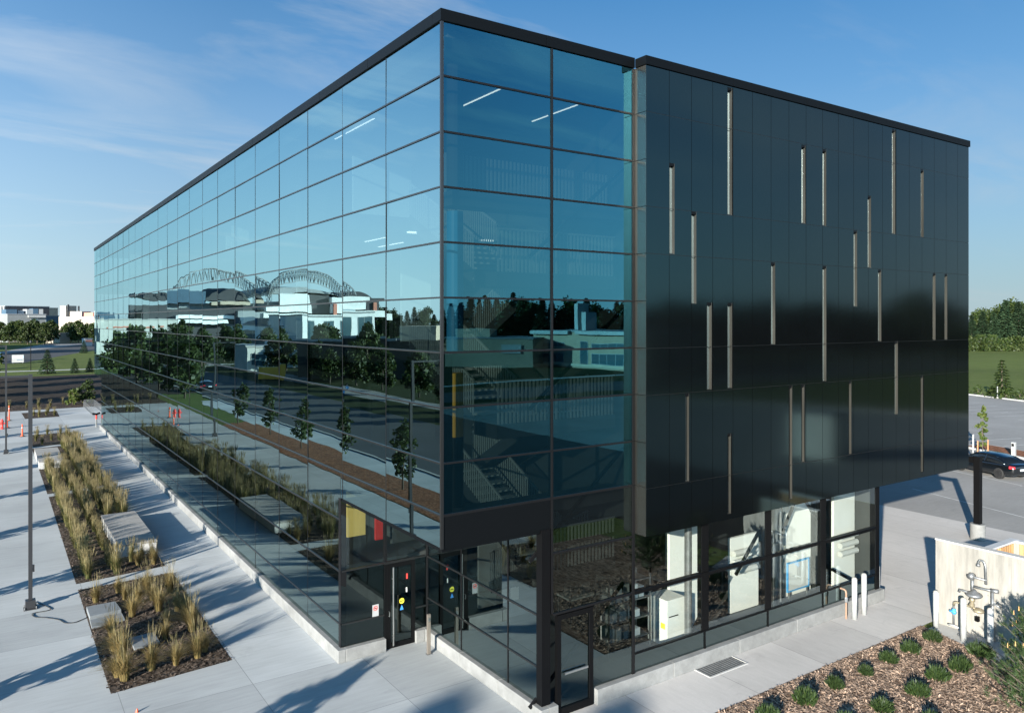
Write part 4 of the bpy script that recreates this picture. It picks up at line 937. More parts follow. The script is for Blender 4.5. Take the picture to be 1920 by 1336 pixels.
# ================================================================== RIGHT HAND SIDE
def bollard(x, y, h, label, r=.085):
    t = thing('bollard', label, 'bollard', (x, y, 0), 0, 'white pipe bollards')
    b = MB(); b.cyl(0, 0, 0, h, r, 18); o = b.build('post', M['white_post'], t, smooth=False)
    for p in o.data.polygons: p.use_smooth = len(p.vertices) == 4
    b = MB(); b.lathe(0, 0, [(r * .985, h), (r * .8, h + .03), (r * .4, h + .048), (.005, h + .052)], 18); b.build('concrete_cap', smat('bollard_cap', (.30, .29, .26), rough=.85), t, smooth=True)
bollard(15.2, -.52, 1.33, 'white bollard by the glass wall, left one of the pair')
bollard(15.85, -.46, 1.33, 'white bollard by the glass wall, right one of the pair')
bollard(16.66, -2.42, 1.16, 'white bollard at the free end of the concrete wall')
bollard(16.32, -3.42, 1.30, 'white bollard in front of the blue water valve')
bollard(16.38, -4.16, 1.20, 'white bollard shaded by the pine in front of the wall')
t = thing('steel_post', 'thin pale post at the far corner of the glass ground floor', 'post', (17.95, .25, 0)); b = MB(); b.cyl(0, 0, .03, 1.05, .035, 12); b.build('post', M['white_post'], t); b = MB(); b.box(-.09, -.09, 0, .09, .09, .03); b.build('base_plate', M['galv'], t)
t = thing('water_pipe', 'short rusty standpipe bent out of the plinth behind the pair of bollards', 'pipe', (15.0, -.16, 0))
b = MB(); b.tube([(0, .02, .95), (0, -.12, .95), (-.0, -.17, .92), (0, -.19, .85), (0, -.19, 0)], .032, 8); b.build('pipe', smat('rusty_pipe', (.30, .19, .13), rough=.6, metal=.4), t); b = MB(); b.lathe(0, -.19, [(.05, .55), (.06, .58), (.06, .68), (.05, .72)], 10); b.build('coupling', M['galv'], t)

WX = 17.13
t = thing('concrete_wall', 'pale concrete screen wall carrying pipework', 'wall', (WX, -2.16, 0))
b = MB(); b.box(0, -3.4, 0, .26, 0, 2.69); b.build('panel', M['wallcon'], t, bevel=.012)
b = MB(); b.box(-.015, -3.4, 2.693, .275, .012, 2.75); b.build('coping', M['kerb'], t, bevel=.01)
b = MB()
for y in (-.5, -1.6, -2.7):
    for z in (.5, 1.35, 2.2): b.tube([(-.004, y, z), (.01, y, z)], .022, 10)
b.build('tie_holes', smat('tie_hole', (.2, .19, .17), rough=.9), t)
b = MB(); b.box(-.003, -2.26, .02, .005, -2.245, 2.68); b.build('joint', M['tie_hole'], t)
sheet('meter_pad', M['kerb'], [(16.42, -2.3), (17.12, -2.3), (17.12, -6.4), (15.4, -5.75)], .012)
t = thing('gas_meter_assembly', 'grey gas pipes, regulator and gooseneck vent fixed to the concrete wall', 'gas pipes', (WX, 0, 0))
def pipe(name, pts, r, m): b = MB(); b.tube([(-d, y, z) for d, y, z in pts], r, 9); return b.build(name, m, t, smooth=True)
pipe('gooseneck', [(.16, -3.55, 2.28), (.16, -3.56, 2.36), (.16, -3.60, 2.42), (.16, -3.67, 2.43), (.16, -3.73, 2.38), (.16, -3.76, 2.28), (.16, -3.78, 1.72)], .034, M['galv'])
pipe('vent_mouth', [(.16, -3.55, 2.22), (.16, -3.55, 2.30)], .055, M['galv'])
pipe('upper_pipe', [(.16, -3.22, 1.87), (.16, -3.40, 1.85), (.16, -3.80, 1.85)], .036, M['galv'])
b = MB(); b.tube([(-.16, -3.36, 1.76), (-.16, -3.36, 1.96)], [.07, .07], 12); b.tube([(-.07, -3.36, 1.87), (-.28, -3.36, 1.87)], .085, 14); b.build('valve_body', M['galv'], t, smooth=True)
pipe('riser', [(.16, -3.38, 1.80), (.16, -3.38, 1.30)], .045, M['galv'])
pipe('cross_pipe', [(.16, -3.38, 1.56), (.16, -3.70, 1.56), (.16, -4.06, 1.58)], .04, M['galv'])
pipe('elbow', [(.16, -3.92, 1.58), (.16, -4.12, 1.60)], .065, M['galv'])
pipe('down_pipe', [(.16, -3.96, 1.55), (.16, -3.96, .10), (.10, -3.96, .02)], .042, M['galv'])
b = MB(); b.lathe(-.22, -3.46, [(.04, 1.20), (.20, 1.27), (.235, 1.31), (.235, 1.335), (.20, 1.375), (.08, 1.42), (.05, 1.48)], 18); b.build('regulator', M['galv'], t, smooth=True)
pipe('regulator_arm', [(.22, -3.40, 1.33), (.22, -3.15, 1.36), (.22, -3.03, 1.36), (.22, -3.01, 1.28)], .035, M['galv'])
pipe('lower_valve', [(.2, -3.40, 1.24), (.2, -3.39, 1.12), (.2, -3.39, 1.08), (.2, -3.38, .98), (.2, -3.38, .90)], [.06, .09, .05, .09, .06], M['brass'])
pipe('lower_pipe', [(.2, -2.84, .80), (.2, -2.85, .90), (.2, -2.92, .93), (.2, -3.35, .92), (.2, -3.62, .88)], .032, M['brass'])
b = MB(); b.lathe(-.2, -3.58, [(.04, .79), (.14, .82), (.16, .86), (.14, .90), (.05, .94)], 14); b.build('lower_regulator', M['brass'], t, smooth=True)
pipe('water_riser', [(.2, -2.84, .82), (.2, -2.84, .16)], .026, M['galv'])
b = MB(); b.tube([(-.2, -2.84, .54), (-.2, -2.84, .70)], .06, 10); b.tube([(-.26, -2.94, .62), (-.26, -2.74, .62)], .035, 8); b.build('blue_valve', smat('valve_blue', (.05, .28, .55), rough=.45), t, smooth=True)
pipe('floor_elbow', [(.2, -2.66, .15), (.2, -2.84, .17), (.2, -3.1, .12)], .03, M['white_post'])
b = MB(); b.box(-.24, -3.58, .52, -.12, -3.49, .66); b.build('vent_cap', M['black'], t)
pipe('bleed_hose', [(.16, -3.36, .84), (.14, -3.45, .76), (.16, -3.53, .68)], .014, M['white_post'])
pipe('tap', [(.2, -3.90, 1.12), (.2, -4.05, 1.20), (.2, -4.2, 1.14)], .03, M['galv'])
b = MB()
for a in range(4): b.tube([(-.2 - .0, -4.10, 1.2), (-.2 - .09 * math.cos(a * PI / 2), -4.10 + .09 * math.sin(a * PI / 2), 1.26)], .016, 6)
b.build('tap_handle', M['galv'], t)
pipe('hose_loop', [(.45 + .16 * math.cos(k * .5), -3.25 + .16 * math.sin(k * .5), .04) for k in range(11)], .012, M['galv'])
# timber lined enclosure behind the wall
t = thing('timber_enclosure', 'timber slatted bin enclosure with a grey cap behind the concrete wall', 'enclosure', (17.4, -3.36, 0))
def slats(p, q, n, face):
    for k in range(n):
        b = MB() if k == 0 else b; a0, a1 = k / n + .004, (k + 1) / n - .012
        P = Vector(p).lerp(Vector(q), a0); Q = Vector(p).lerp(Vector(q), a1); nrm = Vector(face) * .03; m_ = len(b.v)
        for c in (P, Q, Q + nrm, P + nrm): b.v.append((c.x, c.y, .08))
        for c in (P, Q, Q + nrm, P + nrm): b.v.append((c.x, c.y, 2.52))
        for f_ in ((0, 1, 2, 3), (4, 7, 6, 5), (0, 4, 5, 1), (1, 5, 6, 2), (2, 6, 7, 3), (3, 7, 4, 0)): b.f.append(tuple(m_ + i for i in f_))
    b.build('slats', M['wood'], t)
slats((.05, -.13, 0), (2.05, -.13, 0), 13, (0, -1, 0)); slats((2.10, -.3, 0), (2.10, -3.0, 0), 16, (-1, 0, 0))
b = MB(); b.box(.02, -.12, .05, 2.12, .02, 2.55); b.box(2.12, -3.0, .05, 2.24, .02, 2.55); b.build('wall', M['wallcon'], t)
b = MB(); b.box(.0, -.20, 2.555, 2.3, .06, 2.62); b.box(2.04, -3.0, 2.555, 2.3, -.205, 2.62); b.build('cap', M['grey_wood'], t, bevel=.01)
# black pole on a concrete base
t = thing('camera_pole', 'thick black square pole on a round concrete base at the edge of the parking lot', 'pole', (28.37, 1.7, 0))
b = MB(); b.cyl(0, 0, 0, .72, .31, 28); o = b.build('base', M['plinth'], t, bevel=.02)
b = MB(); b.box(-.13, -.13, .722, .13, .13, 3.75); b.build('pole', M['black'], t)
b = MB(); b.box(-.11, .152, 3.45, .11, 1.9, 3.72); b.build('arm', M['black'], t)
b = MB(); b.box(-.2, 1.1, 3.36, .2, 1.85, 3.448); b.build('lamp_head', M['black'], t)
# sign whose back is cut by the frame
t = thing('parking_sign', 'small dark parking sign on a post beyond the enclosure', 'sign', (31.9, -.9, 0)); b = MB(); b.cyl(0, 0, 0, 1.75, .03, 10); b.build('post', M['galv'], t); b = MB(); b.box(-.02, -.24, 1.35, -.012 + .03, .24, 1.95); b.build('plate', M['black'], t)
t = thing('marker_post', 'thin white post left of the young columnar tree', 'post', (49.61, 11.77, 0)); b = MB(); b.cyl(0, 0, 0, 1.72, .06, 10); b.build('post', M['white_post'], t); b = MB(); b.cyl(0, 0, 1.722, 1.76, .066, 10); b.build('cap', M['galv'], t)
t = thing('parking_meter', 'white charging pillar behind the roof of the black car', 'charging pillar', (52.6, 10.4, 0)); b = MB(); b.box(-.14, -.12, .05, .14, .12, 1.1); b.build('body', M['white_post'], t, bevel=.03); b = MB(); b.box(-.2, -.18, 0, .2, .18, .05); b.build('base', M['kerb'], t); b = MB(); b.box(-.146, -.08, .8, -.141, .08, 1.0); b.build('screen', M['black'], t)

def make_car(label, x, y, rz):
    t = thing('parked_car', label, 'car', (x, y, 0), rz)
    W = .92
    S = [(-2.36, .42, .80, .62), (-2.30, .30, .93, .80), (-1.9, .22, 1.0, .89), (-1.0, .19, .98, .915), (.2, .19, .95, .92), (1.1, .19, .93, .91), (1.75, .20, .86, .88), (2.2, .26, .74, .80), (2.38, .36, .62, .60)]
    rings = []
    for x_, zb, zt, w in S:
        zm = zb + (zt - zb) * .45; r = [(-w * .86, zb), (-w * .98, zb + .10), (-w, zm), (-w * .97, zt - .10), (-w * .86, zt), (0, zt + .025), (w * .86, zt), (w * .97, zt - .10), (w, zm), (w * .98, zb + .10), (w * .86, zb)]
        rings.append([(x_, a, z) for a, z in r])
    b = MB(); b.loft(rings); o = b.build('body', M['car'], t, smooth=True); md = o.modifiers.new('sub', 'SUBSURF'); md.levels = md.render_levels = 2
    R = []
    for x_, z, w in ((-1.95, .97, .76), (-1.25, 1.28, .66), (-.75, 1.385, .62), (0, 1.41, .62), (.45, 1.36, .61), (1.15, .97, .74)):
        R.append([(x_, -.80 if z < 1 else -.86 + (z - 1) * .12, .93), (x_, -w, z - .03), (x_, -w * .8, z), (x_, 0, z + .018), (x_, w * .8, z), (x_, w, z - .03), (x_, .80 if z < 1 else .86 - (z - 1) * .12, .93)])
    b = MB(); b.loft(R); b.build('windows', M['carglass'], t, smooth=True)
    b = MB(); b.loft([[(x_, a, z + .012) for a, z in ((-w, zz - .05), (-w * .8, zz), (0, zz + .018), (w * .8, zz), (w, zz - .05))] for x_, zz, w in ((-1.3, 1.26, .64), (-.75, 1.385, .62), (0, 1.41, .62), (.45, 1.36, .61))], closed=False); b.build('roof', M['car'], t, smooth=True)
    for s in (-1, 1):
        b = MB()
        for p in (((-1.9, .80, .98), (-1.2, .67, 1.27), (.42, .62, 1.345), (1.12, .78, .97)),):
            for a, c in zip(p[:-1], p[1:]): b.bar((a[0], a[1] * s, a[2]), (c[0], c[1] * s, c[2]), .05, .05)
        b.bar((-.35, .83 * s, .96), (-.38, .645 * s, 1.36), .07, .04); b.build('window_pillars', M['car'], t)
        b = MB(); b.lathe(0, 0, [(.05, -.06), (.09, 0), (.07, .09)], 10); o = b.build('mirror', M['car'], t, smooth=True, loc=(.78, 1.0 * s, 1.0))
        for wx in (-1.42, 1.45):
            wb = MB(); wb.tube([(wx, s * .70, .335), (wx, s * .74, .335), (wx, s * .93, .335), (wx, s * .95, .335)], [.30, .335, .335, .31], 26); w = wb.build('wheel', M['tyre'], t)
            wb = MB()
            for k in range(10): a = 2 * PI * k / 10; wb.bar((wx + .05 * math.cos(a), s * .955, .335 + .05 * math.sin(a)), (wx + .235 * math.cos(a), s * .952, .335 + .235 * math.sin(a)), .02, .035)
            n_ = 24
            for k in range(n_):
                a0, a1 = 2 * PI * k / n_, 2 * PI * (k + 1) / n_; wb.poly([(wx + r_ * math.cos(a), s * .953, .335 + r_ * math.sin(a)) for r_, a in ((.225, a0), (.25, a0), (.25, a1), (.225, a1))])
            wb.build('rim', M['rim'], w)
        b = MB(); b.bar((-2.30, .62 * s, .80), (-2.10, .86 * s, .82), .10, .14); b.build('tail_light', M['tail'], t)
        b = MB(); b.bar((2.26, .50 * s, .62), (2.02, .80 * s, .68), .12, .10); b.build('headlight', M['white_post'], t)
    b = MB(); b.box(-2.39, -.26, .60, -2.34, .26, .72); b.build('number_plate', M['plate'], t); return t
hd = math.atan2(2.89, .94)
car = make_car('black parked sedan behind the black pole, tail lamp glowing red', 44.9, 8.55, hd)
c = copy_tree(car, (-17.0, 99.5, -.02), PI / 2, 'dark car parked at the kerb of the street, seen only mirrored', None)

# ================================================================== FAR BUILDINGS AND WHAT THE GLASS MIRRORS
FM = {}
for k_, c_ in dict(pale=(.52, .51, .47), grey=(.21, .22, .218), bluew=(.05, .10, .15), cream=(.34, .295, .25), brick=(.36, .27, .19), darkw=(.05, .05, .055), white=(.38, .38, .37), coral=(.60, .22, .15), roof=(.24, .25, .26), tan=(.50, .40, .30), steelg=(.30, .32, .33), dull=(.035, .034, .03), bright=(.85, .85, .83)).items(): FM[k_] = pbr('far wall ' + k_, c_, .75, nz=[(.15, .12), (.9, .08)])
def local(P, Q):
    P, Q = Vector((*P, 0)), Vector((*Q, 0)); return P, (Q - P).length, math.atan2((Q - P).y, (Q - P).x)
def block(name, label, P, Q, depth, h, m, cat='building', windows=(), extra=(), roofm='roof'):
    """box building whose front runs from P to Q; windows = (x0, x1, z0, z1) on that front"""
    o, L, a = local(P, Q); t = thing(name, label, cat, tuple(o), a); b = MB(); b.box(0, 0, -.1, L, depth, h); b.build('wall', FM[m], t)
    b = MB(); b.box(-.15, -.15, h + .003, L + .15, depth + .15, h + .35); b.build('roof', FM[roofm], t)
    for x0, x1, z0, z1 in windows:
        w = MB(); s = .09; w.box(x0 * L, -.08, z0, x1 * L, -.003, z0 + s); w.box(x0 * L, -.08, z1 - s, x1 * L, -.003, z1); n = max(1, int((x1 - x0) * L / 2.2))
        for k in range(n + 1): xx = x0 * L + (x1 - x0) * L * k / n; w.box(xx - s / 2, -.075, z0 + s, xx + s / 2, -.004, z1 - s)
        wo = w.build('window', FM['white'], t); w = MB(); w.box(x0 * L + .02, -.05, z0 + .02, x1 * L - .02, -.006, z1 - .02); w.build('pane', M['smallglass'], wo)
    for nm, m_, x0, x1, y0, y1, z0, z1 in extra: b = MB(); b.box(x0 * L, y0, z0, x1 * L, y1, z1); b.build(nm, FM[m_], t)
    return t
block('campus_building', 'long grey building with a blue glazed end behind the dark trees on the left', D(14, 350), D(86, 362), 22, 12.6, 'grey', windows=((.60, .80, 7.2, 11.0),), extra=(('white_fascia', 'white', .52, .98, -.9, -.1, 11.3, 12.4), ('rooftop_unit', 'bluew', .02, .30, 3, 9, 12.96, 15.0), ('rooftop_unit', 'steelg', .55, .72, 3, 8, 12.96, 15.2), ('rooftop_unit', 'bluew', .72, .86, 3, 8, 12.96, 15.5), ('rooftop_unit', 'white', .88, .99, 3, 8, 12.96, 15.3), ('rooftop_unit', 'steelg', .34, .50, 4, 8, 12.96, 14.6)))
block('blue_annex', 'deep blue clad building beside the long grey one on the left', D(86.5, 362), D(110, 372), 20, 12.0, 'bluew', extra=(('rooftop_unit', 'steelg', .1, .5, 4, 8, 12.4, 13.4),))
block('stone_building', 'cream stone building with a taller block and red roof patch beyond the glass wall', D(110, 480), D(196, 470), 25, 12.0, 'cream', extra=(('tower', 'cream', .0, .13, 1, 9, 12.36, 19.2), ('rooftop_unit', 'cream', .16, .42, 3, 10, 12.36, 15.6), ('rooftop_unit', 'coral', .50, .70, 2, 9, 12.36, 14.8), ('rooftop_unit', 'white', .72, .80, 2, 9, 12.36, 15.8), ('chimney', 'darkw', .13, .145, 2, 3, 15.7, 20.0), ('chimney', 'darkw', .36, .375, 2, 3, 15.7, 19.0)))
block('striped_building', 'tall white building with dark vertical bands at the left edge of the view', D(-30, 370), D(10, 360), 20, 16.5, 'darkw', extra=(('white_pier', 'white', .82, .87, -.6, -.1, 0, 16.5), ('white_pier', 'white', .95, 1.0, -.6, -.1, 0, 16.5), ('white_pier', 'white', .68, .73, -.6, -.1, 0, 16.5)))
block('distant_block', 'pale distant building far behind the long grey one', D(20, 520), D(62, 515), 20, 18.4, 'cream')
block('small_house', 'small cream house glimpsed between the dark trees', D(112, 340), D(131, 345), 8, 4.2, 'cream', roofm='cream'); 
block('site_kiosk', 'small white and orange kiosk by the far road next to the glass wall', D(160, 300), D(173, 302), 3, 2.6, 'white', extra=(('stripe', 'coral', .0, 1, -.05, -.005, 1.5, 2.3),))
# signboard on the lawn
sx0, sy0 = -3.0, 194.9
t = thing('sign_board', 'white sign board with pale blue bands standing on the left lawn', 'sign', (sx0, sy0, 0))
b = MB(); b.box(-1.15, -.06, .25, 1.15, .06, 2.0); b.build('board', FM['white'], t); b = MB(); b.box(-1.1, -.07, 1.25, 1.1, -.063, 1.75); b.build('blue_band', smat('sign_blue', (.45, .60, .72)), t); b = MB(); b.box(-.2, -.07, .75, .9, -.063, .95); b.build('dark_band', smat('sign_dark', (.15, .2, .25)), t)
b = MB(); b.box(-1.0, -.04, 0, -.9, .04, .25); b.box(.9, -.04, 0, 1.0, .04, .25); b.build('legs', M['galv'], t)
t = thing('path_lamp', 'thin black path lamp on the left lawn behind the nearest lamp post', 'lamp post', (-1.6, 165.2, 0)); b = MB(); b.cyl(0, 0, 0, 5.4, .07, 10); b.build('pole', M['black'], t); b = MB(); b.lathe(0, 0, [(.1, 5.4), (.22, 5.45), (.2, 5.8), (.05, 5.95)], 12); b.build('lantern', M['lamp_metal'], t)
t = thing('utility_cabinet', 'pale green utility cabinet on the lawn at the left edge', 'cabinet', (-6.9, 196, 0)); b = MB(); b.box(-.7, -.5, 0, .7, .5, 2.6); b.build('body', smat('cabinet_green', (.45, .58, .55)), t); b = MB(); b.box(-.02, -.51, .2, .02, -.501, 2.4); b.build('door_seam', M['black'], t)

# stadium mirrored in the long face
def mx(u, y): d = cdir(u); return -(CAMX + (y - CAMY) / d[1] * d[0]), y
P, Q = mx(712, 290), mx(250, 290); o, L, a = local(P, Q)
ST = thing('stadium', 'large stadium with lattice arches and curved canopies, seen mirrored in the long glass face', 'stadium', tuple(o), a)
def su(u): return mx(u, 290)[0] - P[0]
P = mx(712, 290)
def sz(v): return zof(v, 300)
y0s = -1
def sbox(nm, m_, u0, u1, v0, v1, d0, d1): b = MB(); b.box(su(u0), -d1, max(0, sz(v0)), su(u1), d0, sz(v1)); return b.build(nm, FM[m_], ST)
def smirror(): pass
sbox('stand', 'darkw', 262, 640, 640, 580, 30, 5); sbox('stand', 'steelg', 330, 520, 600, 568, 6, 1)
sbox('scoreboard', 'bluew', 315, 386, 570, 547, 8, 4); sbox('upper_stand', 'darkw', 245, 300, 588, 574, 10, 3)
sbox('concourse_band', 'bright', 320, 430, 598, 592, 0, 7); sbox('concourse_band', 'bright', 240, 420, 606, 600, 0, 8)
sbox('press_box', 'bright', 508, 576, 584, 553, 0, 9); sbox('press_box', 'bright', 612, 672, 584, 556, 0, 9); sbox('press_box', 'darkw', 577, 611, 584, 552, 0, 6)
sbox('concourse_band', 'bright', 500, 705, 600, 587, 0, 10.5); sbox('concourse_band', 'steelg', 440, 505, 600, 585, 0, 10.2); sbox('concourse_band', 'tan', 395, 470, 572, 566, 0, 6)
sbox('stair_core', 'coral', 613, 621, 588, 566, -9.2, 10); sbox('stair_core', 'coral', 686, 694, 590, 570, -9.2, 10); sbox('stair_core', 'darkw', 673, 700, 590, 558, 3, 9)
def canopy(u0, u1, v0, v1, m_, d=18, sag=1.0):
    b = MB(); n = 16; R = []
    for k in range(n + 1):
        f = k / n; x = su(u0 + (u1 - u0) * f); z = sz(v0) + (sz(v1) - sz(v0)) * math.sin(PI * f) ** .6; th = .5 + 2.6 * math.sin(PI * f) * sag
        R.append([(x, d, z), (x, -4, z - 1.0), (x, -4, z - 1.0 - th), (x, d, z - th)])
    b.loft(R); b.build('canopy', FM[m_], ST)
canopy(262, 316, 556, 548, 'darkw'); canopy(384, 472, 560, 537, 'darkw', 22, 1.8); canopy(470, 640, 552, 534, 'steelg', 26, 1.2); canopy(528, 640, 549, 543, 'white', 4, .3); canopy(625, 690, 560, 541, 'darkw', 16, 1.3)
def arch(u0, u1, v0, v1, d):
    b = MB(); n = 34
    pt = lambda f, dz, dy: (su(u0 + (u1 - u0) * f), -d + dy, sz(v0) + (sz(v1) - sz(v0)) * max(0, math.sin(PI * f)) ** .6 + dz)
    for k in range(n):
        f0, f1 = k / n, (k + 1) / n
        for dz, dy in ((0, 0), (0, 5)): b.bar(pt(f0, dz, dy), pt(f1, dz, dy), .30, .30)
        lo0, lo1 = pt(f0, -4.5, 2.5), pt(f1, -4.5, 2.5); b.bar(lo0, lo1, .26, .26)
        for a_, c_ in ((pt(f0, 0, 0), lo1), (pt(f1, 0, 5), lo0), (pt(f0, 0, 5), pt(f1, 0, 0)), (lo0, pt(f0, 0, 0)), (lo0, pt(f0, 0, 5))): b.bar(a_, c_, .16, .16)
    b.build('lattice_arch', FM['steelg'], ST)
arch(308, 492, 553, 508, 6); arch(478, 648, 553, 504, 8)
# white hall before the stadium
P, Q = mx(706, 185), mx(566, 185)
block('white_hall', 'white building with tall gridded windows below the stadium, seen mirrored', P, Q, 18, 11.2, 'bright', windows=((.04, .25, 4.5, 10.2), (.34, .44, 4.5, 10.2), (.55, .69, 1.5, 10.2), (.80, .92, 5, 10.2)))
P, Q = mx(560, 200), mx(450, 200)
block('white_hall', 'low white wing left of the gridded white building, seen mirrored', P, Q, 16, 8.2, 'bright', windows=((.05, .45, 2, 7), (.6, .9, 3, 7)), extra=(('upper_storey', 'bluew', .1, .9, 3, 12, 8.56, 10.6), ('rooftop_unit', 'bright', .05, .3, 1, 3, 8.56, 9.8), ('rooftop_unit', 'steelg', .5, .62, 1, 3, 8.56, 9.6)))
P, Q = mx(545, 138), mx(470, 138)
block('pale_shed', 'pale low building behind street trees, seen mirrored', P, Q, 10, 4.6, 'pale', windows=((.1, .5, 1, 3.4), (.65, .9, 1, 3.4)), roofm='white')
P, Q = mx(905, 92), mx(545, 112)
block('long_dark_hall', 'long low dark walled hall across the street, seen mirrored', P, Q, 16, 6.2, 'dull', extra=(('tan_upper_storey', 'tan', .26, .46, 1, 12, 6.56, 9.0), ('white_edge', 'white', .47, .98, -.2, .3, 6.56, 6.95)), roofm='dull')
P, Q = mx(330, 245), mx(180, 245)
block('parking_structure', 'long pale flat roofed building beyond the street trees, seen mirrored', P, Q, 20, 10.0, 'pale', extra=(('rooftop_unit', 'bluew', .75, .98, 3, 10, 10.36, 12.5), ('coral_band', 'coral', .2, .8, -.2, -.05, 7.6, 8.0)), roofm='white')
t = thing('yellow_container', 'small yellow storage container across the street, seen mirrored', 'container', (-30.3, 113.75, 0), .3); b = MB(); b.box(-1.5, -1, .15, 1.5, 1, 2.2); b.build('body', smat('container_yellow', (.75, .38, .04)), t)
b = MB()
for k in range(8): b.box(-1.45 + k * .4, -1.04, .2, -1.3 + k * .4, -1.002, 2.1); b.box(-1.45 + k * .4, 1.002, .2, -1.3 + k * .4, 1.04, 2.1)
b.build('ribs', M['container_yellow'], t); b = MB(); b.box(-1.5, -.9, 0, 1.5, -.7, .15); b.box(-1.5, .7, 0, 1.5, .9, .15); b.build('skids', M['black'], t)
# school like building and sheds mirrored in the short face
P, Q = miry(1190, 146), miry(1000, 172)
block('low_school', 'low building with pale roof edges and green windows, mirrored in the short face', P, Q, 20, 7.4, 'brick', windows=((.03, .38, 4.2, 5.3), (.03, .38, .9, 3.2), (.42, .50, .6, 5.6), (.66, .97, 4.2, 5.3), (.66, .97, .9, 3.0)), extra=(('white_edge', 'white', .0, .52, -.9, -.2, 7.0, 7.7), ('white_edge', 'white', .60, 1.0, -.9, -.2, 7.0, 7.7), ('sill_band', 'tan', .0, 1.0, -.2, -.05, .3, .85), ('white_vent', 'white', .62, .66, 5, 8, 7.76, 11.5), ('white_vent', 'white', .70, .74, 5, 8, 7.76, 13.5)))
P, Q = miry(998, 160), miry(835, 165)
block('brick_hall', 'long low brown hall beside the school, seen mirrored in the short face', P, Q, 14, 6.0, 'brick', extra=(('tan_panel', 'tan', .5, .9, 1, 6, 6.36, 8.2), ('white_sign', 'white', .12, .36, -.2, -.05, 3.0, 4.8)), roofm='roof')
x, y = miry(1555, 56)
t = thing('storage_shed', 'pale corrugated storage shed south of the building, seen mirrored in the black panels', 'shed', (x, y, 0), -.25); b = MB(); b.box(-1.6, -3, 0, 1.6, 0, 3.1); b.build('wall', FM['pale'], t); b = MB()
for k in range(16): b.box(-1.58 + k * .2, .002, .05, -1.5 + k * .2, .05, 3.05)
b.build('ribs', FM['pale'], t); b = MB(); b.box(-1.7, -3.1, 3.103, 1.7, .1, 3.25); b.build('roof', FM['roof'], t)
# person walking on the far pavement, seen mirrored
def person(x, y, rz):
    t = thing('person', 'person in a light blue shirt and dark trousers walking across the street, seen mirrored', 'person', (x, y, -.02), rz)
    J = {'pelvis': (0, 0, .95, .14), 'waist': (0, 0, 1.08, .125), 'chest': (.02, 0, 1.32, .15), 'neck': (.03, 0, 1.48, .06), 'head': (.05, 0, 1.62, .095), 'crown': (.045, 0, 1.72, .075)}
    E_ = [('pelvis', 'waist'), ('waist', 'chest'), ('chest', 'neck'), ('neck', 'head'), ('head', 'crown')]
    for s, n_ in ((1, 'l'), (-1, 'r')):
        J.update({'sh' + n_: (.01, .19 * s, 1.40, .06), 'el' + n_: (-.06 + .08 * s, .24 * s, 1.13, .042), 'wr' + n_: (.04 + .10 * s, .24 * s, .90, .03), 'ha' + n_: (.07 + .10 * s, .24 * s, .80, .03), 'hi' + n_: (0, .09 * s, .90, .09), 'kn' + n_: (.08 + .14 * s, .10 * s, .50, .06), 'an' + n_: (-.03 + .24 * s, .10 * s, .09, .04), 'to' + n_: (.12 + .24 * s, .11 * s, .04, .035)})
        E_ += [('chest', 'sh' + n_), ('sh' + n_, 'el' + n_), ('el' + n_, 'wr' + n_), ('wr' + n_, 'ha' + n_), ('pelvis', 'hi' + n_), ('hi' + n_, 'kn' + n_), ('kn' + n_, 'an' + n_), ('an' + n_, 'to' + n_)]
    ks = list(J)
    def skin(nm, keys, edges, m_, grow):
        me = bpy.data.meshes.new(nm); me.from_pydata([J[k][:3] for k in keys], [(keys.index(a), keys.index(c)) for a, c in edges], []); me.materials.append(m_)
        o = bpy.data.objects.new(nm, me); COL.objects.link(o); o.parent = t; md = o.modifiers.new('skin', 'SKIN'); md.use_smooth_shade = True
        for i, k in enumerate(keys): me.skin_vertices[0].data[i].radius = (J[k][3] * grow, J[k][3] * grow)
        me.skin_vertices[0].data[0].use_root = True; su_ = o.modifiers.new('sub', 'SUBSURF'); su_.levels = su_.render_levels = 1; return o
    skin('body', ks, E_, smat('skin', (.5, .32, .24)), 1.0)
    kk = ['pelvis', 'waist', 'chest', 'shl', 'ell', 'shr', 'elr']; skin('shirt', kk, [('pelvis', 'waist'), ('waist', 'chest'), ('chest', 'shl'), ('shl', 'ell'), ('chest', 'shr'), ('shr', 'elr')], smat('shirt_blue', (.10, .28, .5)), 1.16)
    kk = ['pelvis', 'hil', 'knl', 'anl', 'hir', 'knr', 'anr']; skin('trousers', kk, [('pelvis', 'hil'), ('hil', 'knl'), ('knl', 'anl'), ('pelvis', 'hir'), ('hir', 'knr'), ('knr', 'anr')], smat('trousers', (.03, .035, .05)), 1.2)
    b = MB(); b.lathe(.035, 0, [(.098, 1.64), (.108, 1.70), (.095, 1.77), (.05, 1.815), (.005, 1.825)], 12); b.build('hair', smat('hair', (.04, .025, .015)), t, smooth=True)
person(-28.2, 75.0, 1.2)
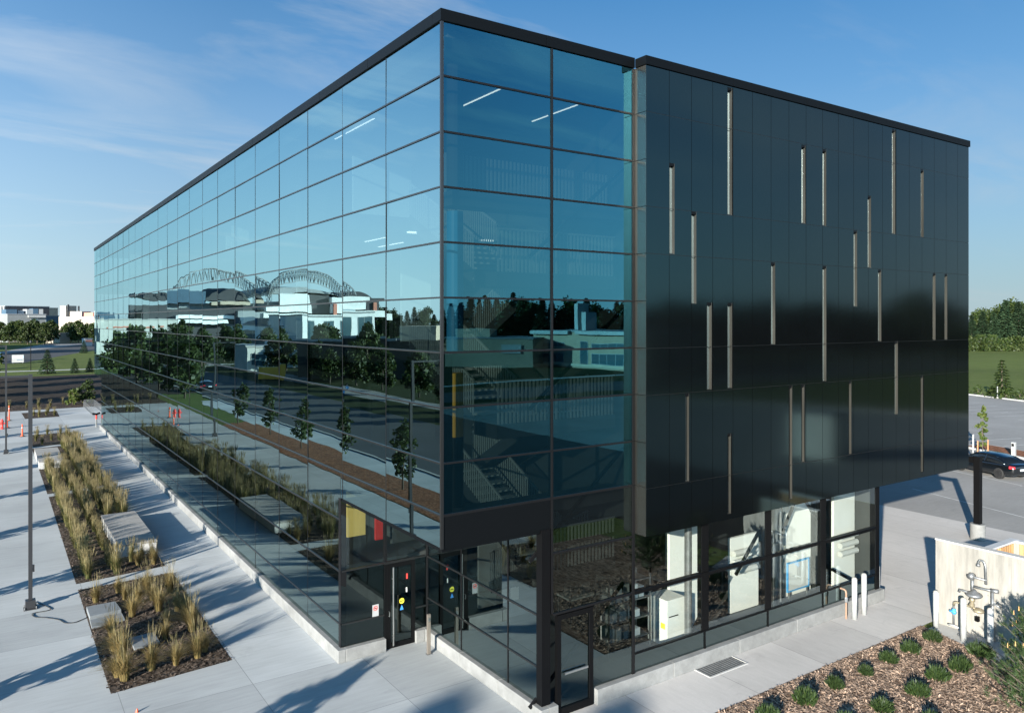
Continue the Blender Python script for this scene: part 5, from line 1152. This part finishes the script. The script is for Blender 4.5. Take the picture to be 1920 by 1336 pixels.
# white cabinet in the ground floor room
t = thing('white_cabinet', 'white metal cabinet with a yellow sticker behind the ground floor glass', 'cabinet', (8.3, 1.15, .31))
b = MB(); b.box(-.35, -.3, 0, .40, .5, 1.35); b.build('body', M['white'], t, bevel=.01); b = MB(); b.box(-.28, -.312, .85, .1, -.302, .88); b.build('handle', M['black'], t); b = MB(); b.box(-.36, -.22, .5, -.352, -.05, .66); b.build('yellow_sticker', M['dot'], t)
t = thing('storage_rack', 'open rack of pale boxes in the dark corner of the ground floor room', 'rack', (6.9, 1.6, .31))
b = MB()
for x in (-.8, .8):
    for y in (-.3, .3): b.box(x - .02, y - .02, 0, x + .02, y + .02, 2.1)
b.build('uprights', M['galv'], t); b = MB()
for z in (.3, .85, 1.4, 1.95): b.box(-.78, -.28, z, .78, .28, z + .03)
b.build('shelves', M['galv'], t); b = MB(); rb = random.Random(8)
for z in (.331, .881, 1.431):
    x = -.7
    while x < .55: w = rb.uniform(.15, .4); b.box(x, -.2, z, x + w, .2, z + rb.uniform(.15, .4)); x += w + .08
b.build('boxes', M['white'], t)

# work tables and a board in the ground floor room
def work_table(x, y, label, seed):
    rg = random.Random(seed); t = thing('work_table', label, 'table', (x, y, .31)); b = MB(); b.box(-.9, -.35, .82, .9, .35, .87); b.build('table_top', M['offwhite'], t)
    for a in (-.85, .85):
        for c in (-.3, .3): b = MB(); b.box(a - .025, c - .025, 0, a + .025, c + .025, .82); b.build('leg', M['galv'], t)
    g = MB(); q = -.75
    while q < .6: w = rg.uniform(.15, .35); g.box(q, -.2, .871, q + w, .15, .87 + rg.uniform(.12, .45)); q += w + rg.uniform(.05, .2)
    tag(g.build('instruments', M['galv'], None, loc=(x, y, .31)), 'grey instruments on the ' + label, 'instruments')
work_table(11.0, 3.4, 'pale work table in the middle of the ground floor', 3)
work_table(13.7, 2.7, 'pale work table near the board with a blue frame', 4)
work_table(7.4, 3.9, 'pale work table behind the open rack of boxes', 5)
t = thing('whiteboard', 'white board with a blue frame standing in the ground floor room', 'board', (14.6, 1.2, .31)); b = MB(); b.box(-.55, -.02, .35, .55, .02, 1.25); b.build('board', M['offwhite'], t); b = MB(); b.box(-.6, -.03, .3, .6, .03, .348); b.box(-.6, -.03, 1.252, .6, .03, 1.3); b.box(-.6, -.03, .35, -.552, .03, 1.25); b.box(.552, -.03, .35, .6, .03, 1.25); b.build('frame', M['valve_blue'], t)
b = MB(); b.bar((-.5, 0, 0), (-.5, 0, .3), .04, .04); b.bar((.5, 0, 0), (.5, 0, .3), .04, .04); b.build('legs', M['galv'], t)
